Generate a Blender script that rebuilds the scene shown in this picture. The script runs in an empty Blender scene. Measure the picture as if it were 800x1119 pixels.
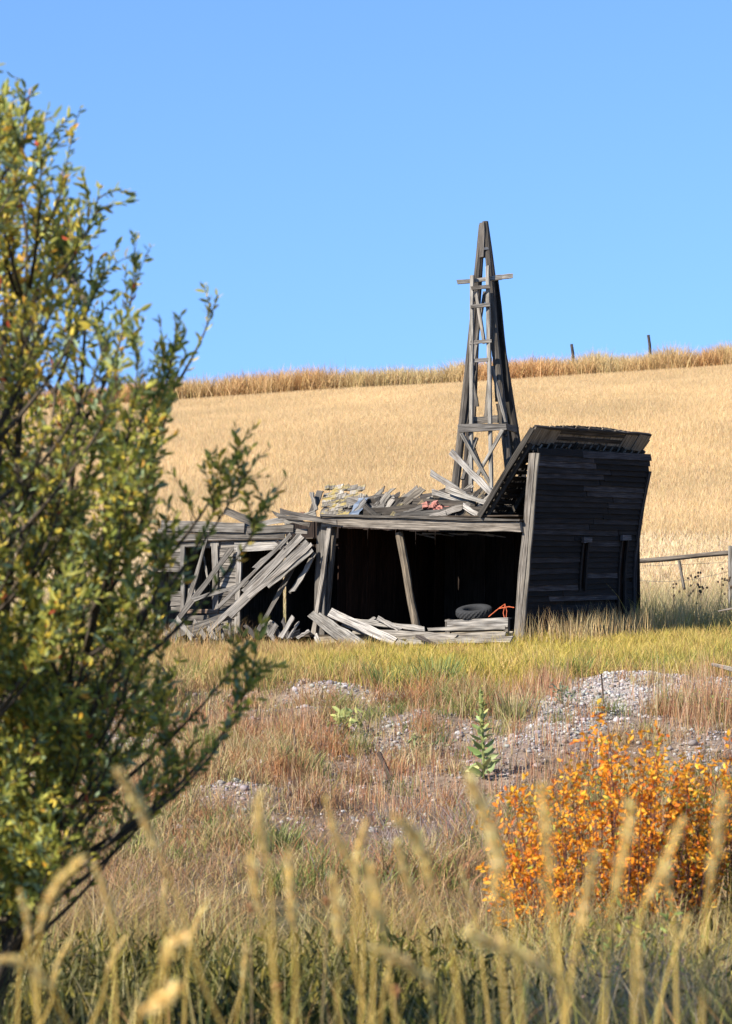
import bpy, math, random
import numpy as np
from mathutils import Vector, Matrix

random.seed(7)
RNG = np.random.default_rng(11)
S = bpy.context.scene
COL = S.collection
F_PX, HOR, CX = 2800.0, 640.0, 400.0          # lens of the photograph, in pixels of a 800 x 1119 frame


def W(px, py, d):
    """a point d metres away along the lens axis"""
    return Vector(((px - CX) / F_PX * d, d, (HOR - py) / F_PX * d))


# ------------------------------------------------------------------ noise and terrain
_T = RNG.random((256, 256))


def vn(x, y, s=0):
    x = np.asarray(x, float) + 17.3 * s
    y = np.asarray(y, float) + 9.1 * s
    xi, yi = np.floor(x).astype(int), np.floor(y).astype(int)
    fx, fy = x - xi, y - yi
    fx, fy = fx * fx * (3 - 2 * fx), fy * fy * (3 - 2 * fy)
    g = lambda a, b: _T[a & 255, b & 255]
    return (g(xi, yi) * (1 - fx) + g(xi + 1, yi) * fx) * (1 - fy) + (g(xi, yi + 1) * (1 - fx) + g(xi + 1, yi + 1) * fx) * fy


def fbm(x, y, s=0, o=3):
    t, a, n = 0, 1.0, 0
    for k in range(o):
        t = t + a * vn(np.asarray(x) * 2 ** k, np.asarray(y) * 2 ** k, s + k)
        n += a
        a *= .5
    return t / n


def sst(a, b, x):
    t = np.clip((np.asarray(x, float) - a) / (b - a), 0, 1)
    return t * t * (3 - 2 * t)


_pd = [-400, -60, 0, 3, 6, 9, 12, 16, 24, 30, 34, 38, 41, 44, 48, 52, 58, 64, 72, 80, 110, 160, 213, 222, 235, 300, 600, 3000]
_pz = [-3, -1.8, -1.7, -1.75, -2.1, -2.45, -2.65, -2.75, -2.72, -2.64, -2.45, -2.02, -1.70, -1.56, -1.36, -1.22, -1.1, -1.0, -.7, -.15, 3.0, 9.2, 16.4, 17.0, 16.7, 13, 9, 2]
_fine = np.arange(-400, 3000, .5)
_fz = np.interp(_fine, _pd, _pz)
_k = np.hanning(9)
_k /= _k.sum()
_fz2 = np.convolve(np.pad(_fz, 4, mode='edge'), _k, mode='valid')


def gravel(x, y):
    """where the bank is bare stones"""
    px = x / np.maximum(y, 5) * F_PX + CX
    def e(cx, cd, rx, rd):
        return np.exp(-(((px - cx) / rx) ** 2 + ((y - cd) / rd) ** 2))
    g = 1.2 * e(670, 40.2, 75, 2.4) + 1.1 * e(775, 40.9, 70, 1.7) + 1.2 * e(615, 37.6, 50, 2.3) + .55 * e(365, 40.2, 60, 2.2) + .5 * e(430, 35.5, 90, 2.6) \
        + .45 * e(560, 35.0, 50, 2.5) + .5 * e(80, 37, 70, 2.6) + .5 * e(265, 31.5, 50, 1.6) + .55 * e(770, 35, 40, 3)
    return np.clip(g * (.55 + .9 * fbm(x * 1.3, y * .8, 4)), 0, 1)


def H(x, y):
    x = np.asarray(x, float)
    y = np.asarray(y, float)
    z = np.interp(y, _fine, _fz2)
    xc = np.clip(x, -120, 120)
    z = z + .066 * xc * sst(85, 213, y)
    z = z + .028 * np.clip(x - 3.1, -12, 12) * sst(40, 50, y) * (1 - sst(62, 85, y))
    near = (1 - sst(56, 75, y)) * sst(-5, 8, y)
    bank = sst(25, 33, y) * (1 - sst(42, 46, y))
    z = z + near * .10 * (fbm(x * .8, y * .8, 1) - .5) + bank * .5 * (fbm(x * .45, y * .4, 2) - .5) + bank * .10 * (fbm(x * 2.6, y * 2.6, 3) - .5)
    z = z + bank * .22 * gravel(x, y)
    z = z + sst(90, 130, y) * 1.2 * (fbm(x * .02, y * .02, 6) - .5)
    return z


# ------------------------------------------------------------------ mesh helpers
def mesh_np(name, verts, faces, cols=None, uvs=None, smooth=False):
    """verts (n,3); faces: list of int arrays (m,k)"""
    me = bpy.data.meshes.new(name)
    me.vertices.add(len(verts))
    me.vertices.foreach_set('co', np.ascontiguousarray(verts, np.float32).ravel())
    li = np.concatenate([f.ravel() for f in faces]).astype(np.int32)
    sizes = np.concatenate([np.full(len(f), f.shape[1]) for f in faces]).astype(np.int32)
    starts = (np.cumsum(sizes) - sizes).astype(np.int32)
    me.loops.add(len(li))
    me.loops.foreach_set('vertex_index', li)
    me.polygons.add(len(sizes))
    me.polygons.foreach_set('loop_start', starts)
    if smooth:
        me.polygons.foreach_set('use_smooth', np.ones(len(sizes), bool))
    if cols is not None:
        a = me.color_attributes.new('Col', 'FLOAT_COLOR', 'POINT')
        c = np.ones((len(verts), 4), np.float32)
        c[:, :3] = cols
        a.data.foreach_set('color', c.ravel())
    me.update(calc_edges=True)
    me.validate()
    return me


def put(name, me, mat, parent=None):
    o = bpy.data.objects.new(name, me)
    COL.objects.link(o)
    if mat:
        me.materials.append(mat)
    if parent is not None:
        o.parent = parent
        l = parent.location
        me.transform(Matrix.Translation(-Vector(l)))
    return o


def tag(o, label=None, cat=None, group=None, kind=None):
    if label: o['label'] = label
    if cat: o['category'] = cat
    if group: o['group'] = group
    if kind: o['kind'] = kind
    return o


def thing(name, label, cat, loc, group=None):
    o = bpy.data.objects.new(name, None)
    o.empty_display_size = .1
    COL.objects.link(o)
    o.location = loc
    return tag(o, label, cat, group)


def pivot(o):
    """move a single mesh's origin to the middle of its own foot"""
    me = o.data
    n = len(me.vertices)
    co = np.empty(n * 3, np.float32)
    me.vertices.foreach_get('co', co)
    co = co.reshape(-1, 3)
    c = Vector((float(co[:, 0].mean()), float(co[:, 1].mean()), float(co[:, 2].min())))
    me.transform(Matrix.Translation(-c))
    o.location = c
    return o


def rv(k=1.0):
    return Vector((random.gauss(0, k), random.gauss(0, k), random.gauss(0, k)))


class MB:
    def __init__(s):
        s.v, s.f, s.c, s.uv = [], [], [], []

    def face(s, idx, uv):
        s.f.append(idx)
        s.uv.extend(uv)

    def board(s, p0, p1, w=.14, t=.03, up=(0, 0, 1), col=(.25, .24, .23), segs=4, jit=.006, ragged=.03, bow=0.0, w1=None, path=None):
        p0, p1 = Vector(p0), Vector(p1)
        d = p1 - p0
        L = d.length
        if L < 1e-4: return
        d /= L
        up = Vector(up)
        side = d.cross(up)
        if side.length < 1e-3: side = d.cross(Vector((1, .2, 0)))
        side.normalize()
        nrm = side.cross(d).normalized()
        b0 = len(s.v)
        off = random.random() * 50
        tone = random.uniform(.8, 1.2)
        w1 = w if w1 is None else w1
        cs = ((-1, -1), (1, -1), (1, 1), (-1, 1))
        ww = [0, w, w + t, 2 * w + t, 2 * w + 2 * t]
        r0 = [random.uniform(0, ragged) for _ in range(4)]
        r1 = [random.uniform(0, ragged) for _ in range(4)]
        r0[2], r0[3] = r0[1], r0[0]
        r1[2], r1[3] = r1[1], r1[0]
        for k in range(segs + 1):
            q = k / segs
            c = path(q) if path else p0 + d * (L * q) + nrm * (bow * 4 * q * (1 - q))
            jw = random.uniform(-jit, jit)
            js = random.uniform(-jit, jit) * .6
            wk = (w + (w1 - w) * q) / 2 + jw
            for i, (a, b) in enumerate(cs):
                e = (r0[i] if k == 0 else 0) - (r1[i] if k == segs else 0)
                s.v.append(c + side * (a * wk + js) + nrm * (b * t / 2 + random.uniform(-jit, jit) * .25) + d * e)
                s.c.append([x * tone for x in col])
        for k in range(segs):
            u0, u1 = off + L * k / segs, off + L * (k + 1) / segs
            for i in range(4):
                j = (i + 1) % 4
                a = b0 + k * 4
                s.face((a + i, a + j, a + 4 + j, a + 4 + i), [(u0, ww[i] + off), (u0, ww[i + 1] + off), (u1, ww[i + 1] + off), (u1, ww[i] + off)])
        a = b0
        s.face((a + 3, a + 2, a + 1, a), [(off, off)] * 4)
        a = b0 + segs * 4
        s.face((a, a + 1, a + 2, a + 3), [(off, off + .3)] * 4)

    def tube(s, pts, rad, n=6, col=(.2, .18, .16), jit=0.0, cap=True):
        pts = [Vector(p) for p in pts]
        if not hasattr(rad, '__len__'): rad = [rad] * len(pts)
        b0 = len(s.v)
        off = random.random() * 50
        u = 0
        prev = None
        us = []
        for k, p in enumerate(pts):
            d = (pts[min(k + 1, len(pts) - 1)] - pts[max(k - 1, 0)]).normalized()
            if prev is None:
                a = d.orthogonal().normalized()
            else:
                a = (prev - d * prev.dot(d)).normalized()
            prev = a
            b = d.cross(a)
            if k: u += (p - pts[k - 1]).length
            us.append(u + off)
            for i in range(n):
                th = 2 * math.pi * i / n
                r = rad[k] * (1 + random.uniform(-jit, jit))
                s.v.append(p + a * (math.cos(th) * r) + b * (math.sin(th) * r))
                s.c.append(col)
        R = max(rad)
        for k in range(len(pts) - 1):
            for i in range(n):
                j = (i + 1) % n
                v0, v1 = off + 6.28 * R * i / n, off + 6.28 * R * (i + 1) / n
                s.face((b0 + k * n + i, b0 + k * n + j, b0 + (k + 1) * n + j, b0 + (k + 1) * n + i), [(us[k], v0), (us[k], v1), (us[k + 1], v1), (us[k + 1], v0)])
        if cap:
            s.face(tuple(b0 + i for i in reversed(range(n))), [(off, off)] * n)
            e = b0 + (len(pts) - 1) * n
            s.face(tuple(e + i for i in range(n)), [(off, off)] * n)

    def quad(s, pts, col):
        b = len(s.v)
        s.v.extend(Vector(p) for p in pts)
        s.c.extend([col] * len(pts))
        s.face(tuple(range(b, b + len(pts))), [(p[0], p[2]) for p in pts])

    def mesh(s, name, smooth=False):
        me = bpy.data.meshes.new(name)
        me.from_pydata([tuple(v) for v in s.v], [], s.f)
        uv = me.uv_layers.new(name='UVMap')
        uv.data.foreach_set('uv', np.array(s.uv, np.float32).ravel())
        a = me.color_attributes.new('Col', 'FLOAT_COLOR', 'POINT')
        c = np.ones((len(s.v), 4), np.float32)
        c[:, :3] = np.array(s.c)
        a.data.foreach_set('color', c.ravel())
        if smooth:
            me.polygons.foreach_set('use_smooth', np.ones(len(s.f), bool))
        me.update()
        return me

    def build(s, name, mat, parent=None, smooth=False):
        return put(name, s.mesh(name, smooth), mat, parent)


def blades(base, h, w, az, lean, col0, col1, segs=3, face=None, droop=.5):
    """grass: each blade a tapering curved strip; returns verts, faces, colours"""
    n = len(base)
    face = RNG.uniform(0, 2 * np.pi, n) if face is None else face
    fx, fy = np.cos(face), np.sin(face)
    lx, ly = np.cos(az), np.sin(az)
    V = np.empty((n, 2 * segs + 1, 3))
    C = np.empty((n, 2 * segs + 1, 3))
    for k in range(segs + 1):
        t = k / segs
        bx = lean * h * (t ** 1.7)
        zz = h * (t - droop * np.minimum(lean, 1.2) * .45 * t ** 3)
        cx = base[:, 0] + lx * bx
        cy = base[:, 1] + ly * bx
        cz = base[:, 2] + zz
        c = col0 * (1 - t) + col1 * t
        if k < segs:
            ww = w * (1 - .75 * t) / 2
            V[:, 2 * k] = np.stack([cx - fx * ww, cy - fy * ww, cz], 1)
            V[:, 2 * k + 1] = np.stack([cx + fx * ww, cy + fy * ww, cz], 1)
            C[:, 2 * k] = c
            C[:, 2 * k + 1] = c
        else:
            V[:, 2 * k] = np.stack([cx, cy, cz], 1)
            C[:, 2 * k] = c
    b = (np.arange(n) * (2 * segs + 1))[:, None]
    q = np.concatenate([b + np.array([[2 * k, 2 * k + 1, 2 * k + 3, 2 * k + 2]]) for k in range(segs - 1)]) if segs > 1 else np.empty((0, 4), int)
    t3 = b + np.array([[2 * segs - 2, 2 * segs - 1, 2 * segs]])
    return V.reshape(-1, 3), [q, t3] if len(q) else [t3], C.reshape(-1, 3)


def merge(parts):
    V, Q, T, C, o = [], [], [], [], 0
    for v, fs, c in parts:
        V.append(v); C.append(c)
        for f in fs:
            (Q if f.shape[1] == 4 else T).append(f + o)
        o += len(v)
    fs = []
    if Q: fs.append(np.concatenate(Q))
    if T: fs.append(np.concatenate(T))
    return np.concatenate(V), fs, np.concatenate(C)


def leaves(pos, dirs, L, ratio, col, droop=.15):
    """leaf-shaped folded faces; dirs (n,3) point along each leaf"""
    n = len(pos)
    d = dirs / np.linalg.norm(dirs, axis=1, keepdims=True)
    r = RNG.normal(size=(n, 3))
    s = np.cross(d, r)
    s /= np.linalg.norm(s, axis=1, keepdims=True)
    u = np.cross(s, d)
    L = L[:, None]
    wd = L * ratio / 2
    fold = wd * RNG.uniform(.1, .7, (n, 1))
    curl = L * RNG.uniform(-droop, droop * .4, (n, 1))
    V = np.empty((n, 7, 3))
    V[:, 0] = pos
    V[:, 1] = pos + d * L * .5 + u * curl * .15
    V[:, 2] = pos + d * L + u * curl
    V[:, 3] = pos + d * L * .3 + s * wd * .85 + u * fold
    V[:, 4] = pos + d * L * .68 + s * wd * .8 + u * (fold + curl * .4)
    V[:, 5] = pos + d * L * .3 - s * wd * .85 + u * fold
    V[:, 6] = pos + d * L * .68 - s * wd * .8 + u * (fold + curl * .4)
    b = (np.arange(n) * 7)[:, None]
    q = np.concatenate([b + np.array([[0, 1, 4, 3]]), b + np.array([[0, 5, 6, 1]])])
    t = np.concatenate([b + np.array([[1, 2, 4]]), b + np.array([[1, 6, 2]])])
    return V.reshape(-1, 3), [q, t], np.repeat(col, 7, axis=0)


# ------------------------------------------------------------------ materials
def new_mat(name):
    m = bpy.data.materials.new(name)
    m.use_nodes = True
    nt = m.node_tree
    for n in list(nt.nodes): nt.nodes.remove(n)
    out = nt.nodes.new('ShaderNodeOutputMaterial')
    return m, nt, out


def N(nt, t, **kw):
    n = nt.nodes.new(t)
    for k, v in kw.items():
        if k.startswith('i_'):
            n.inputs[k[2:].replace('_', ' ')].default_value = v
        else:
            setattr(n, k, v)
    return n


def ramp(nt, fac, stops):
    r = nt.nodes.new('ShaderNodeValToRGB')
    e = r.color_ramp.elements
    while len(e) > 1: e.remove(e[-1])
    e[0].position, e[0].color = stops[0][0], (*stops[0][1], 1)
    for p, c in stops[1:]:
        x = e.new(p)
        x.color = (*c, 1)
    nt.links.new(fac, r.inputs[0])
    return r.outputs[0]


def mul(nt, a, b, f=1.0):
    m = nt.nodes.new('ShaderNodeMix')
    m.data_type = 'RGBA'
    m.blend_type = 'MULTIPLY'
    m.inputs[0].default_value = f
    nt.links.new(a, m.inputs[6])
    nt.links.new(b, m.inputs[7])
    return m.outputs[2]


def plant_mat(name, trans=.35, rough=.55, spec=.3, tint=(1, 1, 1)):
    m, nt, out = new_mat(name)
    a = N(nt, 'ShaderNodeAttribute', attribute_name='Col')
    p = N(nt, 'ShaderNodeBsdfPrincipled', i_Roughness=rough)
    p.inputs['Specular IOR Level'].default_value = spec
    nt.links.new(a.outputs['Color'], p.inputs['Base Color'])
    if trans > 0:
        tr = N(nt, 'ShaderNodeBsdfTranslucent')
        nt.links.new(a.outputs['Color'], tr.inputs['Color'])
        mx = N(nt, 'ShaderNodeMixShader')
        mx.inputs[0].default_value = trans
        nt.links.new(p.outputs[0], mx.inputs[1])
        nt.links.new(tr.outputs[0], mx.inputs[2])
        nt.links.new(mx.outputs[0], out.inputs[0])
    else:
        nt.links.new(p.outputs[0], out.inputs[0])
    return m


def wood_mat(name, stain=None, rough=.85, spec=.15, grain=(.4, 1.25), tint=(.78, .72, .63)):
    m, nt, out = new_mat(name)
    a = N(nt, 'ShaderNodeAttribute', attribute_name='Col')
    uv = N(nt, 'ShaderNodeUVMap')
    mp = N(nt, 'ShaderNodeMapping')
    mp.inputs['Scale'].default_value = (1.4, 55, 1)
    nt.links.new(uv.outputs[0], mp.inputs[0])
    n1 = N(nt, 'ShaderNodeTexNoise', i_Scale=1.0, i_Detail=5.0, i_Roughness=.65)
    nt.links.new(mp.outputs[0], n1.inputs['Vector'])
    mp2 = N(nt, 'ShaderNodeMapping')
    mp2.inputs['Scale'].default_value = (2.2, 7, 1)
    nt.links.new(uv.outputs[0], mp2.inputs[0])
    n2 = N(nt, 'ShaderNodeTexNoise', i_Scale=1.0, i_Detail=4.0)
    nt.links.new(mp2.outputs[0], n2.inputs['Vector'])
    g = ramp(nt, n1.outputs[0], [(.3, (grain[0] * .35,) * 3), (.42, (grain[0],) * 3), (.6, (1, 1, 1)), (.75, (grain[1],) * 3)])
    rg = N(nt, 'ShaderNodeRGB')
    rg.outputs[0].default_value = (*tint, 1)
    c = mul(nt, mul(nt, a.outputs['Color'], g), rg.outputs[0])
    b = ramp(nt, n2.outputs[0], [(.3, (.62, .58, .54)), (.5, (1, 1, 1)), (.7, (1.2, 1.17, 1.12))])
    c = mul(nt, c, b)
    if stain:
        geo = N(nt, 'ShaderNodeTexCoord')
        n3 = N(nt, 'ShaderNodeTexNoise', i_Scale=stain[0], i_Detail=6.0, i_Roughness=.7)
        nt.links.new(geo.outputs['Object'], n3.inputs['Vector'])
        f = ramp(nt, n3.outputs[0], [(stain[1], (0, 0, 0)), (stain[1] + .08, (1, 1, 1))])
        mx = N(nt, 'ShaderNodeMix', data_type='RGBA')
        nt.links.new(f, mx.inputs[0])
        nt.links.new(c, mx.inputs[6])
        mx.inputs[7].default_value = (*stain[2], 1)
        c = mx.outputs[2]
    p = N(nt, 'ShaderNodeBsdfPrincipled', i_Roughness=rough)
    p.inputs['Specular IOR Level'].default_value = spec
    nt.links.new(c, p.inputs['Base Color'])
    bp = N(nt, 'ShaderNodeBump', i_Strength=.6, i_Distance=.012)
    nt.links.new(n1.outputs[0], bp.inputs['Height'])
    nt.links.new(bp.outputs[0], p.inputs['Normal'])
    nt.links.new(p.outputs[0], out.inputs[0])
    return m


def simple_mat(name, col, rough=.7, metal=0, scale=20, var=.35, bump=.3):
    m, nt, out = new_mat(name)
    tc = N(nt, 'ShaderNodeTexCoord')
    n = N(nt, 'ShaderNodeTexNoise', i_Scale=scale, i_Detail=6.0, i_Roughness=.65)
    nt.links.new(tc.outputs['Object'], n.inputs['Vector'])
    c = ramp(nt, n.outputs[0], [(.3, tuple(x * (1 - var) for x in col)), (.55, col), (.75, tuple(min(1, x * (1 + var)) for x in col))])
    p = N(nt, 'ShaderNodeBsdfPrincipled', i_Roughness=rough, i_Metallic=metal)
    nt.links.new(c, p.inputs['Base Color'])
    bp = N(nt, 'ShaderNodeBump', i_Strength=bump, i_Distance=.02)
    nt.links.new(n.outputs[0], bp.inputs['Height'])
    nt.links.new(bp.outputs[0], p.inputs['Normal'])
    nt.links.new(p.outputs[0], out.inputs[0])
    return m


def ground_mat():
    m, nt, out = new_mat('soil_and_fields')
    a = N(nt, 'ShaderNodeAttribute', attribute_name='Col')
    tc = N(nt, 'ShaderNodeTexCoord')
    n1 = N(nt, 'ShaderNodeTexNoise', i_Scale=9.0, i_Detail=8.0, i_Roughness=.7)
    n2 = N(nt, 'ShaderNodeTexNoise', i_Scale=.9, i_Detail=5.0)
    v = N(nt, 'ShaderNodeTexVoronoi', i_Scale=22.0)
    for n in (n1, n2, v): nt.links.new(tc.outputs['Object'], n.inputs['Vector'])
    c = mul(nt, a.outputs['Color'], ramp(nt, n1.outputs[0], [(.3, (.5, .48, .46)), (.5, (1, 1, 1)), (.7, (1.35, 1.33, 1.3))]))
    c = mul(nt, c, ramp(nt, n2.outputs[0], [(.3, (.75, .72, .7)), (.6, (1.1, 1.1, 1.1))]))
    c = mul(nt, c, ramp(nt, v.outputs['Color'], [(.0, (.7, .7, .7)), (1, (1.25, 1.22, 1.2))]), .6)
    p = N(nt, 'ShaderNodeBsdfPrincipled', i_Roughness=.95)
    p.inputs['Specular IOR Level'].default_value = .1
    nt.links.new(c, p.inputs['Base Color'])
    bp = N(nt, 'ShaderNodeBump', i_Strength=.7, i_Distance=.05)
    nt.links.new(n1.outputs[0], bp.inputs['Height'])
    nt.links.new(bp.outputs[0], p.inputs['Normal'])
    nt.links.new(p.outputs[0], out.inputs[0])
    return m


M_WOOD = wood_mat('weathered_wood', tint=(.70, .645, .565), grain=(.32, 1.3))
M_DARKWOOD = wood_mat('dark_siding', rough=.75, spec=.12, tint=(.8, .74, .72), grain=(.35, 2.8))
M_LICHEN = wood_mat('lichened_shingle', stain=(5, .5, (.27, .20, .07)))
M_BARK = wood_mat('bark', rough=.9)
M_GRASS = plant_mat('dry_grass_blades', .3, .6, .2)
M_WHEAT = plant_mat('ripe_wheat', .42, .7, .15)
M_LEAF = plant_mat('willow_leaf', .45, .6, .25)
M_OLEAF = plant_mat('autumn_leaf', .5, .5, .3)
M_SEED = plant_mat('seed_heads', .4, .6, .2)
M_STONE = plant_mat('stone', 0, .9, .15)
M_GROUND = ground_mat()
M_RUBBER = simple_mat('old_rubber', (.020, .019, .018), .9, 0, 30, .4)
M_RUST = simple_mat('orange_red_iron', (.5, .10, .03), .6, 0, 25, .4)
M_TIN = simple_mat('blue_grey_tin', (.11, .135, .17), .55, .2, 6, .4)
M_BRICK = simple_mat('red_brick', (.42, .17, .12), .9, 0, 14, .4)
M_WIRE = simple_mat('wire', (.18, .17, .16), .6, .6, 20, .3)

# ------------------------------------------------------------------ ground sheet
def axis(parts):
    return np.unique(np.concatenate([np.arange(a, b, s) for a, b, s in parts]).round(4))

ys = axis([(-400, -40, 40), (-40, 12, 2), (12, 30, .25), (30, 60, .18), (60, 90, .5), (90, 245, 1.5), (245, 400, 12), (400, 3001, 100)])
xp = axis([(0, 11, .18), (11, 40, 1.2), (40, 130, 6), (130, 500, 40), (500, 2600, 150)])
xs = np.concatenate([-xp[:0:-1], xp])
X, Y = np.meshgrid(xs, ys)
Z = H(X, Y)
gm = gravel(X, Y)
soil = np.array([.155, .102, .06])
grav = np.array([.33, .275, .235])
mead = np.array([.20, .145, .05])
strw = np.array([.42, .29, .13])
stub = np.array([.60, .45, .24])
dk = np.array([.07, .062, .028])
n = fbm(X * .5, Y * .5, 8)[..., None]
C = soil * (.7 + .8 * n)
t = sst(20, 26, Y + 3 * (n[..., 0] - .5))[..., None]
C = dk * (1 - t) + C * t
C = C * (1 - gm[..., None]) + grav * gm[..., None]
t = sst(41.5, 44, Y + 2 * (n[..., 0] - .5))[..., None]
C = C * (1 - t) + mead * t
t = sst(66, 78, Y)[..., None]
C = C * (1 - t) + stub * t
t = sst(98.5, 100.5, Y + .6 * fbm(X * .2, Y * .2, 9))[..., None]
C = C * (1 - t) + strw * t
t = sst(213, 216, Y)[..., None]
C = C * (1 - t) + np.array([.3, .2, .09]) * t
ny, nx = X.shape
idx = np.arange(ny * nx).reshape(ny, nx)
q = np.stack([idx[:-1, :-1], idx[:-1, 1:], idx[1:, 1:], idx[1:, :-1]], -1).reshape(-1, 4)
me = mesh_np('ground', np.stack([X, Y, Z], -1).reshape(-1, 3), [q], C.reshape(-1, 3), smooth=True)
tag(put('ground', me, M_GROUND), 'sloping ground rising from a dry bank to a golden hillside', 'ground', kind='structure')

# ------------------------------------------------------------------ the shed's axes
TH = math.radians(35)
U = Vector((-math.cos(TH), math.sin(TH), 0))       # along the open front, to the left and away
Vv = Vector((math.sin(TH), math.cos(TH), 0))       # along the end wall, to the right and away
NF = Vector((-math.sin(TH), -math.cos(TH), 0))     # out of the front
NE = Vector((math.cos(TH), -math.sin(TH), 0))      # out of the end wall
CN = Vector(((568 - 400) / F_PX * 52, 52, -1.1))


def onplane(px, py, n, off=0.0):
    r = Vector(((px - CX) / F_PX, 1, (HOR - py) / F_PX))
    t = (CN.dot(n) + off) / r.dot(n)
    return r * t


def FP(px, py, off=0.0): return onplane(px, py, NF, off)
def EP(px, py, off=0.0): return onplane(px, py, NE, off)
def aof(p): return (p - CN).dot(U)
def L3(a, b, z): return CN + U * a + Vv * b + Vector((0, 0, z - CN.z))


def inside_shed(x, y, m=0.0):
    a = (x - CN.x) * U.x + (y - CN.y) * U.y
    b = (x - CN.x) * Vv.x + (y - CN.y) * Vv.y
    return (a > -.15 - m) & (a < 9.6 + m) & (b > -.12 - m) & (b < 4.9 + m)


GREY = (.30, .29, .28)
DGREY = (.16, .15, .145)
PALE = (.44, .425, .40)
BROWN = (.13, .095, .07)
DARK = (.045, .042, .042)


def vary(c, k=.15):
    f = random.uniform(1 - k, 1 + k)
    return tuple(x * f for x in c)


# ------------------------------------------------------------------ shed
shed = thing('ruined_shed', 'half collapsed weathered grey timber shed with a dark open front and leaning end wall', 'shed', L3(2.5, 2, CN.z))
EWH = 3.95


def wallpt(b, h):
    k = b / 4.7
    l0 = .40 * h / EWH
    l1 = .46 * max(0, (h - 1.3) / (EWH - 1.3)) ** 1.5
    return CN + Vv * b + NE * (l0 * (1 - k) + l1 * k) + Vector((0, 0, h - .05 + .06 * k))


def wstrip(mb, b, h0, h1, off, w_, t_, up, col, segs=8, jit=.008, off2=Vector((0, 0, 0))):
    f = lambda q: wallpt(b, h0 + (h1 - h0) * q) + NE * off + off2
    mb.board(f(0), f(1), w_, t_, up, col, segs, jit, path=f)


# end wall of clapboards, two narrow boarded slots left open
wins = [(2.37, .30, 1.0, 2.05), (4.12, .34, .35, 2.1)]
mb = MB()
row = 0.115
k = 0
h = 0.0
while h < EWH - .05:
    spans = [(0.03, 4.7)]
    for (wb, ww, h0, h1) in wins:
        if h0 - .02 < h < h1:
            ns = []
            for s0, s1 in spans:
                if s0 < wb - ww / 2 and s1 > wb + ww / 2:
                    ns += [(s0, wb - ww / 2), (wb + ww / 2, s1)]
                else:
                    ns.append((s0, s1))
            spans = ns
    for s0, s1 in spans:
        cuts = [s0]
        if s1 - s0 > 2.5:
            cuts.append(random.uniform(s0 + .8, s1 - .8))
        cuts.append(s1)
        for c0, c1 in zip(cuts[:-1], cuts[1:]):
            if random.random() < .012: continue
            tone = vary((.019, .0165, .0155), .6)  # dark weathered wood, lowered further to paint in the wall's shade
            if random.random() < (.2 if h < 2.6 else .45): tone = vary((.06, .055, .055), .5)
            sg = max(1, int((c1 - c0) / .5))
            dz0, dz1 = random.uniform(-.012, .012), random.uniform(-.012, .012)
            p = wallpt(c0 + .004, h + dz0 + .07)
            q_ = wallpt(c1 - .004, h + dz1 + .07)
            up = (wallpt(c0, h + .2) - wallpt(c0, h))
            tilt = NE * .016
            b0 = len(mb.v)
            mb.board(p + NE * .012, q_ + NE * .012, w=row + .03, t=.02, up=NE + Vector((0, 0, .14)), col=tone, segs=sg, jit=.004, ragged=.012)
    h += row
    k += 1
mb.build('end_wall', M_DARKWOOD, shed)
# lining behind, so the wall is shut
mb = MB()
for i in range(16):
    b = .15 + i * .29
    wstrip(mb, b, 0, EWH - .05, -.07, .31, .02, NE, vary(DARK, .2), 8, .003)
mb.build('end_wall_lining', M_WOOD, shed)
for (wb, ww, h0, h1) in wins:
    mb = MB()
    wstrip(mb, wb - ww / 2 + .03, h0, h1, .03, .06, .05, NE, (.03, .028, .027), 5)
    wstrip(mb, wb + ww / 2 - .03, h0, h1, .03, .06, .05, NE, (.03, .028, .027), 5)
    mb.board(wallpt(wb - ww / 2 - .05, h1 + .03) + NE * .05, wallpt(wb + ww / 2 + .05, h1 + .03) + NE * .05, .11, .08, NE, (.17, .17, .18), 2)
    fr = mb.build('window', M_DARKWOOD, shed)
    m2 = MB()
    wstrip(m2, wb, h0, h1, -.035, ww - .1, .02, NE, (.045, .022, .015), 5, .002)
    p = m2.build('board_panel', M_WOOD, None)
    p.data.transform(Matrix.Translation(-Vector(shed.location)))
    p.parent = fr
# the corner
mb = MB()
wstrip(mb, 0, -.1, EWH - .1, -.06, .15, .05, NF, (.30, .28, .26), 8, .01, NF * .03)
mb.build('corner_post', M_WOOD, shed)
mb = MB()
wstrip(mb, 0, -.1, EWH - .12, .05, .09, .04, NF, (.34, .32, .29), 8, .012, NF * .02)
mb.build('corner_board', M_WOOD, shed)
mb = MB()
wstrip(mb, 4.72, -.1, EWH - .35, .03, .12, .05, NE, (.06, .058, .06), 10, .01)
mb.build('corner_board', M_DARKWOOD, shed)

# tilted roof panel: shingles over spaced boards, holes where shingles have gone
RA, RB = W(526, 563, 52.3), W(583, 469, 51.75)
RC = W(710, 478, 55.95)
slope = RB - RA
along = RC - RB
slen, alen = slope.length, along.length
rn = slope.cross(along).normalized()
if rn.z < 0: rn = -rn
roof = MB()


def rp(s, t, o=0.0):
    sag = .10 * math.sin(math.pi * min(1, max(0, t))) * s
    return RA + slope * s + along * t + rn * o + Vector((0, 0, sag))


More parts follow.
